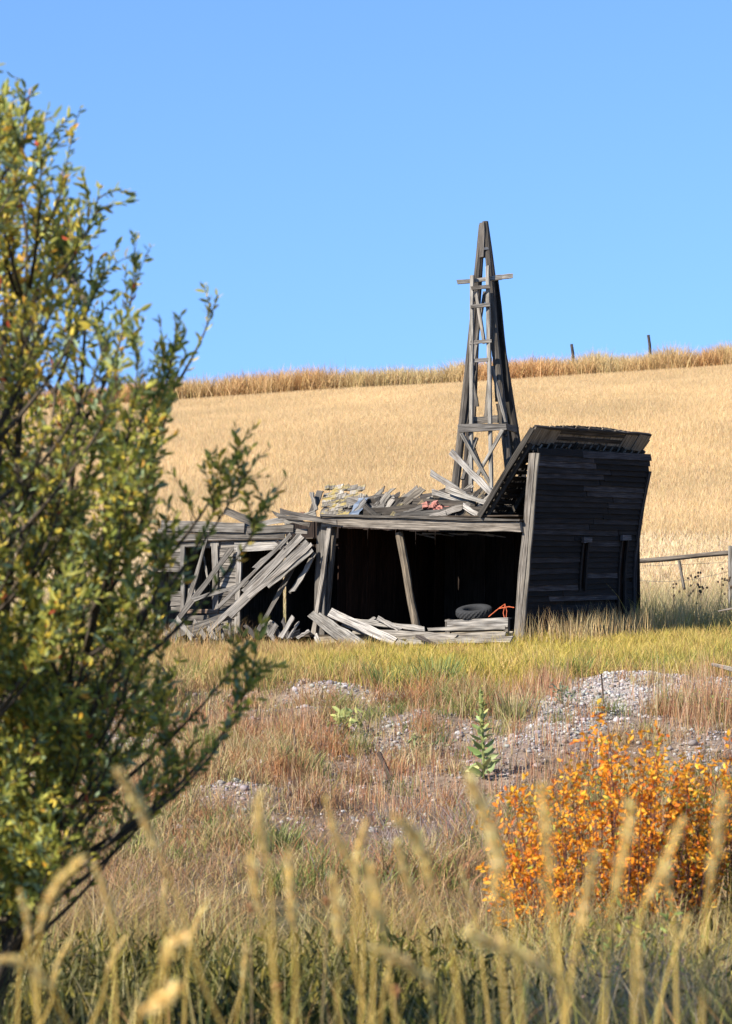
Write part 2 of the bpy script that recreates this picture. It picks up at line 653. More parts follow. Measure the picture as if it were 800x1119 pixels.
for i in range(15):                                  # spaced sheathing
    s = .02 + i * .97 / 14
    roof.board(rp(s, -.0), rp(s, 1.0), .085, .022, rn, vary((.10, .09, .085), .3), 6, .006)
roof_o = roof.build('roof_panel', M_WOOD, shed)
sh = MB()
crs = 13
for i in range(crs):
    s0 = i / crs
    s1 = min(1.02, s0 + 1.55 / crs)
    t = 0
    while t < 1:
        w_ = random.uniform(.09, .2) / alen
        if random.random() > (.15 if i < 9 else -1):
            g = random.uniform(.006, .02) / alen
            sh.board(rp(s0, t + w_ / 2, .045), rp(s1, t + w_ / 2, .028), (w_ - g) * alen, .012, rn, vary((.14, .13, .125), .3), 1, .004, .02)
        t += w_
a_ = sh.mesh('shingles')
so = put('shingles', a_, M_WOOD, shed)
so.parent = roof_o
for t in (0.02, .2, .4, .6, .8, .985):
    mb = MB()
    mb.board(rp(.0, t, -.07), rp(.86, t, -.07), .05, .11, rn, vary((.10, .09, .08), .2), 4)
    ro = put('rafter', mb.mesh('rafter'), M_WOOD, shed)
    ro.parent = roof_o
mb = MB()                                            # overhang soffit above the end wall
for i in range(9):
    t0, t1 = i / 9, (i + 1) / 9 - .004
    mb.board(rp(.83, (t0 + t1) / 2, -.035), rp(1.02, (t0 + t1) / 2, -.03), (t1 - t0) * alen, .02, rn, vary((.46, .40, .33), .12), 2, .003, .012)
so = put('soffit', mb.mesh('soffit'), M_WOOD, shed)
so.parent = roof_o
mb = MB()
mb.board(rp(-.02, -.012, .0), rp(1.02, -.012, .0), .11, .035, along, (.07, .065, .06), 6, .008)
so = put('barge_board', mb.mesh('barge_board'), M_WOOD, shed)
so.parent = roof_o
mb = MB()
mb.board(rp(1.03, .0, .0), rp(1.03, 1.0, .01), .05, .06, rn, (.10, .09, .085), 8, .01)
so = put('fascia', mb.mesh('fascia'), M_WOOD, shed)
so.parent = roof_o
# slanted rafter tails between wall top and overhang
for i in range(16):
    t = .05 + i * .06
    mb = MB()
    mb.board(rp(.79, t - .008, -.10), rp(.845, t + .008, -.07), .025, .025, rn, (.34, .32, .30), 1, .003)
    o = put('rafter_tail', mb.mesh('rafter_tail'), M_WOOD, shed)
    o.parent = roof_o

# open room: lintel, posts, floor, back and side walls, ceiling
lz = FP(460, 574).z
p0, p1 = FP(572, 576, .06), FP(352, 570, .06)
mb = MB()
mb.board(p0, p1, .21, .16, NF, (.30, .275, .25), 12, .014, .06)
mb.build('lintel', M_WOOD, shed)
mb = MB()
mb.board(p0 + Vector((0, 0, .135)) + NF * .04, p1 + Vector((0, 0, .14)) + NF * .04, .05, .2, NF, (.18, .17, .16), 12, .014, .06)
mb.build('top_plate', M_WOOD, shed)
mb = MB()
pts = [FP(436 + 19 * t + .4 * math.sin(7 * t), 582 + 104 * t, -.10) for t in np.linspace(0, 1, 9)]
mb.tube(pts, [.085, .09, .083, .088, .09, .085, .09, .092, .09], 9, (.30, .255, .20), .10)
mb.build('support_post', M_WOOD, shed)
for (x0, x1, w_, c, off) in ((355, 352, .13, (.26, .25, .24), .02), (362, 343, .1, (.36, .34, .32), .10), (351, 346, .16, (.2, .19, .18), -.04), (366, 356, .09, (.22, .2, .18), -.1)):
    mb = MB()
    mb.board(FP(x0, 566, off), FP(x1, 694, off), w_, .06, NF, c, 6, .012)
    mb.build('side_post', M_WOOD, shed)
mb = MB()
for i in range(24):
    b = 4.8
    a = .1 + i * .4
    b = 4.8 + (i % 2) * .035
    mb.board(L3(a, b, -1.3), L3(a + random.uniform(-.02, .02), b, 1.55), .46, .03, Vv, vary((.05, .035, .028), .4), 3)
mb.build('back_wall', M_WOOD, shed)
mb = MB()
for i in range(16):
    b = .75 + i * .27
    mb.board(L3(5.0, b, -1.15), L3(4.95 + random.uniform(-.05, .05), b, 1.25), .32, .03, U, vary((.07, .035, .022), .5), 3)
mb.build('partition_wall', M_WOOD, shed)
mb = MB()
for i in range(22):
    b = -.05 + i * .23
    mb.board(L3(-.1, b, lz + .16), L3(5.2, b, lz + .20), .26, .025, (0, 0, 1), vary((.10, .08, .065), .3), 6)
mb.build('shading_roof_deck', M_WOOD, shed)
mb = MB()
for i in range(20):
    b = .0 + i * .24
    mb.board(L3(5.1, b, 1.02), L3(9.6, b, .98), .275, .025, (0, 0, 1), vary((.12, .10, .085), .3), 6)  # low deck added over the wing to keep its inside dark
mb.build('shading_roof_deck', M_WOOD, shed)
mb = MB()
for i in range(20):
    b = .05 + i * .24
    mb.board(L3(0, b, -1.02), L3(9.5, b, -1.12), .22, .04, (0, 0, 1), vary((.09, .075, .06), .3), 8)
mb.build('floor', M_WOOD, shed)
mb = MB()
mb.board(FP(562, 693, .05), FP(345, 700, .05), .15, .1, NF, (.42, .38, .32), 10, .012)
mb.build('sill_beam', M_WOOD, shed)
mb = MB()
for i in range(7):                                   # broken ceiling slivers showing under the lintel
    x = 450 + i * 14 + random.uniform(-5, 5)
    mb.board(FP(x, 583, -.2), FP(x + 22, 583 + random.uniform(0, 5), -.25), .025, .02, NF, (.16, .14, .12), 2)
mb.build('broken_lath', M_WOOD, shed)

# left wing: siding with a window and a doorway
mb = MB()
y = 580.0
while y < 703:
    if y < 597: sp = [(172, 337)]
    elif y < 667: sp = ([(172, 199)] if y < 625 else [(186, 199)] if random.random() < .5 else []) + [(239, 259)]
    elif y < 690: sp = [(random.uniform(190, 215), 259)] if random.random() < .75 else [(225, 259)]
    else: sp = [(172, 259)] if random.random() < .6 else [(205, 259)]
    for x0, x1 in sp:
        if y < 597 and random.random() < .3:
            x1 -= random.uniform(5, 40)
        mb.board(FP(x0, y, random.uniform(0, .02)), FP(x1, y + random.uniform(-1.5, 1.5), random.uniform(0, .02)), .112, .022, NF + Vector((0, 0, .12)), vary((.27, .255, .24), .45), max(2, int((x1 - x0) / 20)), .007, .04)
    y += 5.3
mb.build('front_siding', M_WOOD, shed)
def frame(name, bars, parent=shed):
    mb = MB()
    for (x0, y0, x1, y1, w_, c) in bars:
        mb.board(FP(x0, y0, .05), FP(x1, y1, .05), w_, .05, NF, c, 4, .008)
    return mb.build(name, M_WOOD, parent)
frame('window_frame', [(200, 596, 200, 668, .11, GREY), (235, 593, 236, 668, .15, (.33, .32, .31)), (196, 595, 240, 594, .12, GREY), (197, 668, 239, 668, .1, (.3, .22, .17))])
frame('door_frame', [(262, 596, 259, 700, .13, (.42, .41, .40)), (256, 598, 316, 595, .2, (.45, .44, .43))])
frame('fascia', [(176, 574, 268, 577, .22, (.27, .26, .25)), (270, 579, 322, 577, .16, (.22, .21, .2))])
mb = MB()
for i in range(12):
    b = .1 + i * .4
    mb.board(L3(9.55, b, -1.3), L3(9.55, b, 1.0), .45, .03, U, vary(GREY, .25), 3)
mb.build('side_wall', M_WOOD, shed)

# ------------------------------------------------------------------ loose boards
def loose(p0, p1, w_, t_, col, label, group=None, up=NF, segs=4, name='fallen_board', cat='board', ragged=.13, bow=0.0, mat=None):
    mb = MB()
    mb.board(p0, p1, w_, t_, up, col, segs + 2, .012, ragged, bow)
    o = mb.build(name, mat or M_WOOD)
    tag(o, label, cat, group)
    return pivot(o)


G1 = 'boards leaning across the fallen doorway'
# (x0,y0,x1,y1, width, colour, offset out of the wall at each end, label)
lean = [
    (334, 583, 226, 692, .12, (.40, .385, .37), .25, .75, 'longest grey plank of the slanting bundle, reaching from the roof edge down past the window'),
    (340, 588, 248, 676, .13, (.36, .35, .34), .30, .70, 'broad grey plank slanting in the middle of the bundle over the doorway'),
    (344, 592, 268, 656, .10, (.44, .42, .40), .36, .72, 'pale narrow plank along the upper side of the slanting bundle by the doorway'),
    (330, 581, 262, 650, .09, (.30, .29, .28), .22, .50, 'thin dark grey plank under the slanting bundle by the doorway'),
    (345, 597, 290, 642, .12, (.41, .40, .385), .33, .60, 'short grey plank ending halfway down the slanting bundle'),
    (322, 580, 238, 664, .08, (.33, .32, .31), .20, .62, 'slim batten lying behind the slanting bundle, against the door frame'),
    (342, 608, 318, 650, .10, (.38, .37, .36), .15, .35, 'short splintered board hanging below the bundle beside the side posts'),
    (346, 602, 314, 652, .07, (.31, .30, .29), .10, .30, 'thin splinter hanging beside the side posts of the open room'),
    (254, 598, 184, 690, .13, (.20, .19, .18), .15, .7, 'dark grey plank leaning steeply across the window from the door frame'),
    (226, 586, 196, 688, .10, (.30, .285, .27), .12, .6, 'grey board hanging down in front of the window'),
    (330, 600, 282, 690, .11, (.19, .18, .17), .1, .5, 'dark plank leaning in the shadow of the doorway'),
    (312, 590, 276, 622, .09, (.24, .23, .22), .15, .3, 'broken dark slat lodged in the top of the doorway'),
    (302, 628, 208, 656, .09, (.36, .35, .34), .3, .5, 'narrow board crossing the window and doorway nearly level'),
    (262, 668, 182, 697, .16, (.22, .21, .20), .5, .8, 'dark board sloping from the doorway sill to the ground at the left corner'),
    (298, 678, 286, 694, .12, (.42, .40, .38), .2, .5, 'short pale board propped up inside the doorway foot'),
    (242, 556, 282, 574, .17, (.16, .15, .14), .0, .1, 'dark loose board sticking up at a slant above the left eave'),
    (300, 590, 314, 602, .07, (.13, .12, .12), .2, .3, 'small dark stick hanging from the door head'),
]
for (x0, y0, x1, y1, w_, c, o0, o1, lb) in lean:
    loose(FP(x0, y0, o0), FP(x1, y1, o1), w_, .03, c, lb, G1, segs=5, bow=-.03)
G1b = 'rubble boards at the foot of the left wing'
for i in range(26):
    x = 172 + i * 7 + random.uniform(-5, 5)
    if 255 < x < 300 and i % 2: continue
    dx = random.uniform(-22, 22)
    y0 = random.uniform(664, 694)
    loose(FP(x, y0, random.uniform(.2, .7)), FP(x + dx, random.uniform(696, 706), random.uniform(.4, 1.0)), random.uniform(.07, .16), .03, vary(random.choice([GREY, DGREY, (.4, .39, .38)]), .2), 'short broken board in the rubble along the foot of the left wing', G1b)
G1c = 'sticks standing inside the dark window'
for (x0, y0, x1, y1) in ((208, 628, 206, 664), (214, 634, 210, 668), (222, 604, 229, 640)):
    loose(FP(x0, y0, -.5), FP(x1, y1, -.4), .05, .03, (.40, .39, .38), 'pale stick standing inside the dark left window', G1c, name='fallen_stick', cat='stick')

# white boards fanned on the ground in front of the opening
G2 = 'bleached boards fanned out in front of the opening'
fan = [
    (338, 669, 392, 712, .19, PALE, .3, 1.6, 'bleached board at the left end of the fan, steepest of the pile'),
    (346, 672, 402, 708, .16, (.55, .54, .52), .35, 1.4, 'bleached board second from the left in the fan, half under the steep one'),
    (358, 668, 432, 702, .20, (.66, .64, .62), .45, 1.1, 'widest bleached board on top of the fan of boards'),
    (372, 680, 445, 706, .15, (.52, .50, .48), .3, 1.2, 'bleached board low in the fan with its end in the grass'),
    (366, 676, 466, 688, .12, (.64, .62, .59), .30, .5, 'long thin pale board lying nearly level across the fan'),
    (412, 675, 440, 690, .10, (.6, .58, .56), .4, .6, 'short pale board crossing over the level one in the fan'),
    (400, 682, 412, 674, .09, (.55, .53, .5), .4, .2, 'little upturned board end standing out of the fan'),
    (385, 690, 500, 697, .16, (.50, .47, .43), .55, .75, 'tan board lying flat from the fan to the support post'),
    (430, 697, 558, 693, .12, (.56, .52, .46), .75, .6, 'long tan board lying along the sill below the bench'),
    (440, 702, 560, 699, .14, (.48, .45, .40), 1.0, .9, 'outermost tan board lying in the grass below the sill'),
    (465, 688, 556, 686, .09, (.44, .42, .39), .35, .3, 'narrow grey board lying just under the bench'),
    (452, 694, 480, 706, .07, (.14, .12, .11), 1.1, 1.3, 'thin dark stick poking from the boards into the grass'),
]
for (x0, y0, x1, y1, w_, c, o0, o1, lb) in fan:
    c = tuple(v_ * .8 for v_ in c)
    loose(FP(x0, y0, o0), FP(x1, y1, o1), w_, .032, c, lb, G2, up=NF + Vector((0, 0, .8)), segs=5)

# tangle on the fallen roof
G3 = 'boards tangled on the fallen roof'
tang = [
    # x0,y0,x1,y1,w,col,depth behind the front at each end
    (304, 558, 352, 568, .10, DGREY, .1, .2, 'long dark pole jutting out left over the roof edge'),
    (300, 564, 372, 571, .07, (.2, .19, .18), .2, .3, 'thin dark batten lying along the roof edge at its left end'),
    (338, 566, 352, 532, .17, (.2, .19, .185), -.9, -1.2, 'dark upright board standing left of the lichened shingles'),
    (346, 560, 340, 536, .1, (.24, .23, .22), -.7, -1.0, 'thin upright stick beside the lichened shingles'),
    (396, 545, 424, 541, .08, DGREY, -1.0, -1.1, 'dark batten lying level at the top of the tangle right of the tin sheet'),
    (413, 541, 414, 557, .12, (.09, .085, .08), -.9, -.8, 'stubby black upright block in the middle of the tangle'),
    (434, 557, 466, 530, .16, (.30, .27, .23), -.6, -1.0, 'brown board slanting up out of the tangle with its end in the air'),
    (424, 570, 440, 548, .10, (.34, .30, .18), -.4, -.6, 'yellowish board standing at a slant above the roof edge'),
    (396, 550, 414, 567, .12, (.18, .17, .16), -.3, -.5, 'dark board falling to the right beside the tin sheet'),
    (384, 566, 402, 543, .10, (.30, .30, .30), -.5, -.7, 'grey board crossing the tin sheet at a slant'),
    (430, 566, 490, 560, .18, (.17, .165, .16), -.2, -.3, 'wide dark board lying flat on the roof edge in the middle'),
    (468, 566, 508, 553, .12, (.40, .38, .36), -.2, -.4, 'pale board rising to the right below the brick heap'),
    (440, 563, 468, 552, .10, (.28, .27, .26), -.3, -.5, 'grey board lying slanted in front of the bricks'),
    (456, 544, 520, 536, .13, (.13, .12, .12), -1.2, -1.4, 'black board level along the back of the tangle'),
    (470, 537, 522, 551, .12, (.40, .39, .38), -1.0, -.8, 'grey board sloping down to the right behind the bricks'),
    (486, 534, 538, 552, .11, (.52, .51, .49), -.8, -.6, 'pale board sloping down to the right under the white planks'),
    (500, 566, 540, 571, .10, (.33, .31, .29), -.1, .0, 'short grey board lying on the right end of the roof edge'),
    (505, 552, 528, 566, .10, (.64, .62, .60), -.3, -.2, 'short bright board end pointing down at the lintel'),
    (516, 570, 532, 556, .11, (.42, .41, .40), -.2, -.3, 'short grey board leaning against the tilted roof'),
    (488, 545, 545, 541, .08, (.46, .45, .44), -1.1, -1.2, 'thin pale batten behind the white planks'),
    (508, 541, 546, 533, .07, (.40, .39, .38), -1.5, -1.6, 'thin grey batten at the foot of the tower'),
    (418, 555, 448, 546, .14, (.20, .19, .18), -.8, -1.0, 'dark board flat in the middle of the tangle'),
    (492, 493, 541, 543, .14, (.56, .55, .54), -1.3, -.9, 'longer of two white planks pointing up left in front of the tower'),
    (470, 516, 512, 543, .13, (.52, .51, .50), -1.1, -.8, 'shorter of two white planks pointing up left beside the tower'),
    (310, 572, 346, 560, .12, (.33, .32, .3), -.2, -.3, 'grey board lying at the corner where the wing meets the room'),
    (318, 566, 336, 561, .10, (.36, .22, .16), -.3, -.4, 'reddish brown board end at the corner of the wing'),
    (260, 577, 320, 566, .12, (.37, .36, .35), -.2, -.4, 'grey board lying along the top of the left wing'),
    (296, 560, 342, 575, .09, (.20, .19, .18), .15, .2, 'dark slat slanting down over the wing corner'),
]
for (x0, y0, x1, y1, w_, c, o0, o1, lb) in tang:
    loose(FP(x0, y0, o0), FP(x1, y1, o1), w_, .03, c, lb, G3)
for i in range(100):
    x = random.uniform(392, 548)
    lim = 537 if x < 455 else 533
    y = random.uniform(lim + 6, 569)
    dp = -.2 - (569 - y) / 30 * 1.3
    dx, dy = random.uniform(-26, 26), random.uniform(-7, 7)
    loose(FP(x, y, dp), FP(x + dx, min(571, max(lim, y + dy)), dp + random.uniform(-.2, .2)), random.uniform(.05, .14), .025, vary(random.choice([GREY, DGREY, DGREY, (.4, .38, .36), (.09, .085, .08), (.22, .18, .13)]), .2), 'small splintered board lost in the tangle on the fallen roof', 'splintered boards in the roof tangle', segs=3)

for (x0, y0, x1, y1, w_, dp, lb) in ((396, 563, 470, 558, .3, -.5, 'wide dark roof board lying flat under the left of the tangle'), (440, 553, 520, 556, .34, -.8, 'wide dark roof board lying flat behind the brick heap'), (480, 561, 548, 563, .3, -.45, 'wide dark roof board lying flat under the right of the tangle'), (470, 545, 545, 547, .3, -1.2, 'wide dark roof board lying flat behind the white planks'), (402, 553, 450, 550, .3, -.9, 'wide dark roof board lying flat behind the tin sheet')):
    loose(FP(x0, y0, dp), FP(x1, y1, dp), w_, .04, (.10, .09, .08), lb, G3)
for i in range(56):
    x = random.uniform(394, 520)
    y = random.uniform(546, 562)
    dp = -.3 - (569 - y) / 30 * 1.3
    a_ = random.choice([-1, 1]) * random.uniform(.3, 1.0)
    l_ = random.uniform(14, 30)
    x1, y1 = x + math.cos(a_) * l_, y - abs(math.sin(a_)) * l_
    loose(FP(x, y, dp), FP(x1, max(529, y1), dp - random.uniform(0, .4)), random.uniform(.05, .13), .025, vary(random.choice([GREY, DGREY, (.44, .42, .39), (.09, .085, .08), (.28, .23, .16)]), .2), 'broken board end poking up out of the tangle on the fallen roof', 'board ends poking out of the roof tangle', segs=3)
# lichened shingle panel
ps = thing('shingle_panel', 'broken roof panel of grey shingles patched with yellow lichen', 'roof panel', FP(368, 566, -.7))
A, B, D = FP(350, 564, -.6), FP(393, 566, -.6), FP(356, 531, -1.6)
e1, e2 = B - A, D - A
nn = e1.cross(e2).normalized()
mb = MB()
for i in range(7):
    t = 0
    while t < .97:
        w_ = random.uniform(.11, .24)
        if random.random() > .06:
            mb.board(A + e1 * (t + w_ / 2) + e2 * (i / 7) + nn * .02, A + e1 * (t + w_ / 2 + random.uniform(-.02, .02)) + e2 * (i / 7 + .2), e1.length * w_ * .93, .02, nn + rv(.03), vary((.36, .34, .31), .45), 1, .01, .03)
        t += w_
mb.build('shingles', M_LICHEN, ps)
mb = MB()
for i in range(5):
    mb.board(A + e2 * (.05 + i * .23) - nn * .03, B + e2 * (.05 + i * .23) - nn * .03, .14, .025, nn, DGREY, 2)
mb.build('backing_boards', M_WOOD, ps)
# bent sheet of tin
mb = MB()
pts0 = [FP(379 + 13 * t, 566 - 22 * t, -.35 - .5 * t) for t in np.linspace(0, 1, 7)]
g = []
for k, p in enumerate(pts0):
    q_ = p + U * -.28 + Vector((0, 0, .02 + .03 * math.sin(k * 1.7)))
    g.append((p + NF * .04 * math.sin(k * 2.1), q_))
for (a, b), (c, d) in zip(g[:-1], g[1:]):
    mb.quad([a, b, d, c], (1, 1, 1))
    mb.quad([x - NF * .006 for x in (a, c, d, b)], (1, 1, 1))
o = mb.build('tin_sheet', M_TIN)
tag(pivot(o), 'bent blue grey tin sheet beside the lichened shingles', 'metal sheet')
# bricks
bm0 = None
for i in range(22):
    x = random.gauss(470, 13)
    x = min(492, max(446, x))
    y = 560 - max(0, 10 - abs(x - 470) * .5) * random.random() - random.uniform(0, 4)
    c = FP(x, y, random.uniform(-.7, -.45))
    ang = random.uniform(0, 3.1)
    d = Vector((math.cos(ang), math.sin(ang), random.uniform(-.4, .4))).normalized()
    mb = MB()
    mb.board(c - d * .1, c + d * .1, .1, .062, (random.uniform(-.5, .5), random.uniform(-.5, .5), 1), (.5, .2, .14), 1, .004, .008)
    o = mb.build('brick', M_BRICK)
    tag(pivot(o), 'loose pinkish red brick in the small heap on the fallen roof', 'brick', 'bricks heaped on the fallen roof')

# low bench with tyre and red iron rod
bn = thing('plank_bench', 'low grey plank bench standing in the shed opening under the tyre', 'bench', FP(522, 690, .1))
mb = MB()
mb.board(FP(488, 683, .16), FP(556, 680, .16), .19, .04, NF, (.36, .35, .34), 6, .008)
mb.build('front_plank', M_WOOD, bn)
mb = MB()
for i in range(3):
    mb.board(FP(489, 678.5, .08 - i * .2), FP(557, 675.5, .08 - i * .2), .2, .03, (0, 0, 1), (.40, .38, .36), 4, .006)
mb.build('top', M_WOOD, bn)
for x in (490, 554):
    mb = MB()
    mb.board(FP(x, 676, .1), FP(x, 694, .1), .1, .08, NF, (.3, .28, .26), 2)
    mb.build('leg', M_WOOD, bn)
# tyre
R, r = .285, .085
tc = FP(518, 668.5, -.12)
ax = Vector((-.10, -.22, .97)).normalized()
t1 = ax.orthogonal().normalized()
t2 = ax.cross(t1)
nv, nu = 16, 96
vs, fs = [], []
for i in range(nu):
    th = 2 * math.pi * i / nu
    rad = t1 * math.cos(th) + t2 * math.sin(th)
    for j in range(nv):
        ph = 2 * math.pi * j / nv
        cx_, cy_ = math.cos(ph), math.sin(ph)
        sx = math.copysign(abs(cx_) ** .65, cx_)
        sy = math.copysign(abs(cy_) ** .75, cy_)
        lug = .012 if (cx_ > .55 and (i + (j % 2) * 2) % 4 < 2) else 0
        vs.append(tuple(tc + rad * (R + (r + lug) * sx) + ax * (r * 1.05 * sy)))
for i in range(nu):
    for j in range(nv):
        a, b = i * nv + j, i * nv + (j + 1) % nv
        c, d = ((i + 1) % nu) * nv + (j + 1) % nv, ((i + 1) % nu) * nv + j
        fs.append((a, d, c, b))
me = bpy.data.meshes.new('tyre')
me.from_pydata(vs, [], fs)
tag(pivot(put('tyre', me, M_RUBBER)), 'worn black tyre lying tilted on the plank bench', 'tyre')
mb = MB()
for pl in ([(534, 674), (545, 665), (552, 660), (554, 668), (553, 677)], [(552, 660), (550, 670), (552, 678)], [(545, 665), (556, 663), (562, 664)]):
    mb.tube([FP(x, y, .02) for x, y in pl], .009, 6, (.5, .1, .03))
tag(pivot(mb.build('iron_rod', M_RUST)), 'bent orange red iron rod frame at the right end of the bench', 'iron rod')

# ------------------------------------------------------------------ windmill tower
tw = thing('windmill_tower', 'tall narrow tapering timber windmill tower with ladder and cross arms behind the shed', 'tower', W(537, 684, 62))
legs = {}
topz = 242
tops = {'a': (526.2, 61.85), 'b': (530, 61.8), 'c': (527.0, 62.15), 'd': (530.6, 62.2)}
feet = {'a': (479, 684, 60.9), 'b': (577, 684, 60.8), 'c': (497, 682, 63.2), 'd': (600, 682, 63.3)}
TC = (.19, .175, .16)


def legp(k, py):
    f, t = feet[k], tops[k]
    p, q_ = W(*f), W(t[0], topz + (4 if k in 'ac' else 0), t[1])
    s = (f[1] - py) / (f[1] - topz)
    s2 = s + (.06 * math.sin(math.pi * s) if k in 'bd' else .05 * math.sin(math.pi * s))
    r = p.lerp(q_, s)
    r2 = p.lerp(q_, min(1, s2))
    return Vector((r2.x, r2.y, r.z))


for k in 'abcd':
    mb = MB()
    ys_ = np.linspace(684, topz, 14)
    mb.tube([legp(k, y) for y in ys_], [.125 - .055 * i / 13 for i in range(14)], 7, vary(TC if k in 'ab' else (.11, .10, .095), .1), .09)  # front legs paler, rear legs darker: light and shade put into the tones
    mb.build('leg', M_WOOD, tw)
mb = MB()
mb.board(W(527, 282, 61.75), W(528.3, 243, 61.8), .14, .14, NF, (.22, .205, .195), 5, .01)
mb.build('top_block', M_WOOD, tw)
mb = MB()
mb.board(W(528.5, 272, 61.68), W(534, 271.5, 61.7), .06, .05, NF, (.03, .03, .03), 1)
mb.build('bearing', M_WIRE, tw)
for x0, y0, x1, y1 in ((516, 300, 514.5, 548), (533, 290, 537, 548)):
    mb = MB()
    mb.board(W(x0, y0, 61.2), W(x1, y1, 60.9), .09, .06, NF, (.46, .45, .43), 8, .006)  # ladder and cross arms toned pale to paint them as sunlit
    mb.build('ladder_rail', M_WOOD, tw)
for y, x0, x1 in ((314, 514, 536), (334, 514, 536.5), (373.5, 513, 538), (393.5, 513, 538)):
    mb = MB()
    mb.board(W(x0, y + 1, 61.1), W(x1, y - 1, 61.08), .085, .05, NF, (.44, .42, .40), 2, .005)
    mb.build('rung', M_WOOD, tw)
for y, x0, x1, dd, w_, nm in ((467.5, 500, 554, 60.95, .17, 'cross_beam'), (459, 508, 547, 62.2, .17, 'cross_beam')):
    mb = MB()
    mb.board(W(x0, y + 1, dd), W(x1, y - 1.5, dd), w_, .08, NF, (.36, .34, .32), 5, .012)
    mb.build(nm, M_WOOD, tw)
mb = MB()
mb.board(W(552, 466, 60.95), W(566, 470, 63.0), .16, .06, NE, (.18, .17, .165), 3)
mb.build('cross_beam', M_WOOD, tw)
for x0, y0, x1, y1, dd, w_ in ((499, 308.5, 549, 303.5, 61.3, .1), (534, 304, 561, 301.5, 61.75, .1)):
    mb = MB()
    mb.board(W(x0, y0, dd), W(x1, y1, dd), w_, .09, NF, (.46, .45, .43), 5, .008)
    mb.build('cross_arm', M_WOOD, tw)
for x0, y0, d0, x1, y1, d1, w_, c in (  # braces: lit ones painted pale, those on the shaded side dark
        (504, 473, 60.85, 536.5, 530, 60.95, .09, (.42, .41, .39)), (550, 469, 60.85, 518, 526, 61.0, .09, (.40, .39, .37)),
        (520, 318, 61.45, 529.5, 376, 61.45, .08, (.52, .50, .48)), (530, 318, 61.6, 520, 376, 61.6, .07, (.2, .19, .18)),
        (521, 376, 61.4, 517, 400, 61.4, .08, (.3, .29, .28)),
        (516, 410, 61.3, 522, 445, 61.35, .07, (.24, .23, .22)), (537, 400, 61.2, 553, 462, 61.0, .08, (.38, .37, .36)),
        (521, 478, 61.6, 505, 525, 61.1, .09, (.2, .19, .18)), (537, 300, 61.9, 545, 440, 62.0, .16, (.12, .11, .105)),
        (541, 300, 62.0, 556, 440, 62.1, .14, (.10, .095, .09)), (545, 440, 61.6, 557, 520, 61.7, .12, (.10, .095, .09)),
        (535, 410, 62.3, 531, 458, 62.3, .09, (.2, .19, .18)), (515, 356, 62.3, 505, 470, 61.9, .08, (.17, .16, .16)),
        (523, 300, 62.1, 517, 460, 62.4, .12, (.13, .12, .12)),
        (543, 330, 62.2, 549, 470, 61.9, .15, (.08, .075, .07)), (549, 400, 62.3, 562, 500, 62.9, .15, (.07, .066, .06)),
        (520, 405, 61.6, 509, 466, 61.4, .10, (.12, .11, .10)), (513, 476, 62.4, 529, 520, 62.6, .08, (.13, .12, .11)),
        (531, 320, 62.1, 540, 390, 62.0, .08, (.15, .14, .13)), (552, 474, 61.2, 563, 530, 62.6, .09, (.10, .09, .085))):
    mb = MB()
    mb.board(W(x0, y0, d0), W(x1, y1, d1), w_, .05, NF, c, 4, .008)
    mb.build('brace', M_WOOD, tw)

# ------------------------------------------------------------------ fences
fe = thing('rail_fence', 'weathered rail fence running from behind the shed to a grey post', 'fence', W(745, 645, 60))
mb = MB()
mb.tube([W(660 + 145 * t, 614.5 - 9.5 * t + 1.2 * math.sin(5 * t), 61 - t) for t in np.linspace(0, 1, 9)], [.06, .062, .058, .06, .065, .06, .06, .062, .06], 7, (.26, .23, .20), .08)
mb.build('rail', M_WOOD, fe)
mb = MB()
mb.board(W(800, 596, 59.9), W(800, 665, 59.9), .14, .13, NF, (.40, .39, .38), 4, .01)
mb.build('post', M_WOOD, fe)
mb = MB()
mb.board(W(742, 612, 60.3), W(748, 645, 60.3), .06, .05, NF, (.30, .28, .26), 2, .005)
mb.build('stake', M_WOOD, fe)
for y0, y1 in ((619, 614), (632, 624)):
    mb = MB()
    mb.tube([W(680 + 118 * t, y0 + (y1 - y0) * t + 7 * math.sin(math.pi * t) * (1 if y0 > 625 else .1), 60.5) for t in np.linspace(0, 1, 12)], .006, 4, (.2, .19, .18))
    mb.build('wire', M_WIRE, fe)
for px, yt, yb, ln, lb in ((626, 376, 396, -1.5, 'slightly leaning fence post standing in the hilltop weeds behind the tower, left one of two'), (710, 366, 388, -1.5, 'fence post standing in the hilltop weeds above the shed roof end, right one of two')):
    mb = MB()
    mb.tube([W(px + 1, yb + 20, 222), W(px, (yt + yb) / 2, 222), W(px + ln, yt, 222)], [.14, .13, .12], 8, (.14, .12, .11), .05)
    tag(pivot(mb.build('fence_post', M_WOOD)), lb, 'fence post', 'fence posts on the hilltop')

# ------------------------------------------------------------------ grass and wheat
def frustum(n, d0, d1, margin=2.5, power=1.0):
    d = d0 + (d1 - d0) * RNG.random(n) ** power
    hw = d * .146 + margin
    x = RNG.uniform(-1, 1, n) * hw
    return x, d


def pick(cols, wts, n):
    cols = np.array(cols)
    i = RNG.choice(len(cols), n, p=np.array(wts) / sum(wts))
    return cols[i] * RNG.uniform(.75, 1.25, (n, 1)) * RNG.uniform(.93, 1.07, (n, 3))


def grass_obj(name, parts, mat, label, cat='grass'):
    v, f, c = merge(parts)
    o = put(name, mesh_np(name, v, f, np.clip(c, 0, 1)), mat)
    return tag(o, label, cat, kind='stuff')


def clump(x, y, per, rad):
    n = len(x)
    X_ = np.repeat(x, per) + RNG.normal(0, rad, n * per)
    Y_ = np.repeat(y, per) + RNG.normal(0, rad, n * per)
    return X_, Y_


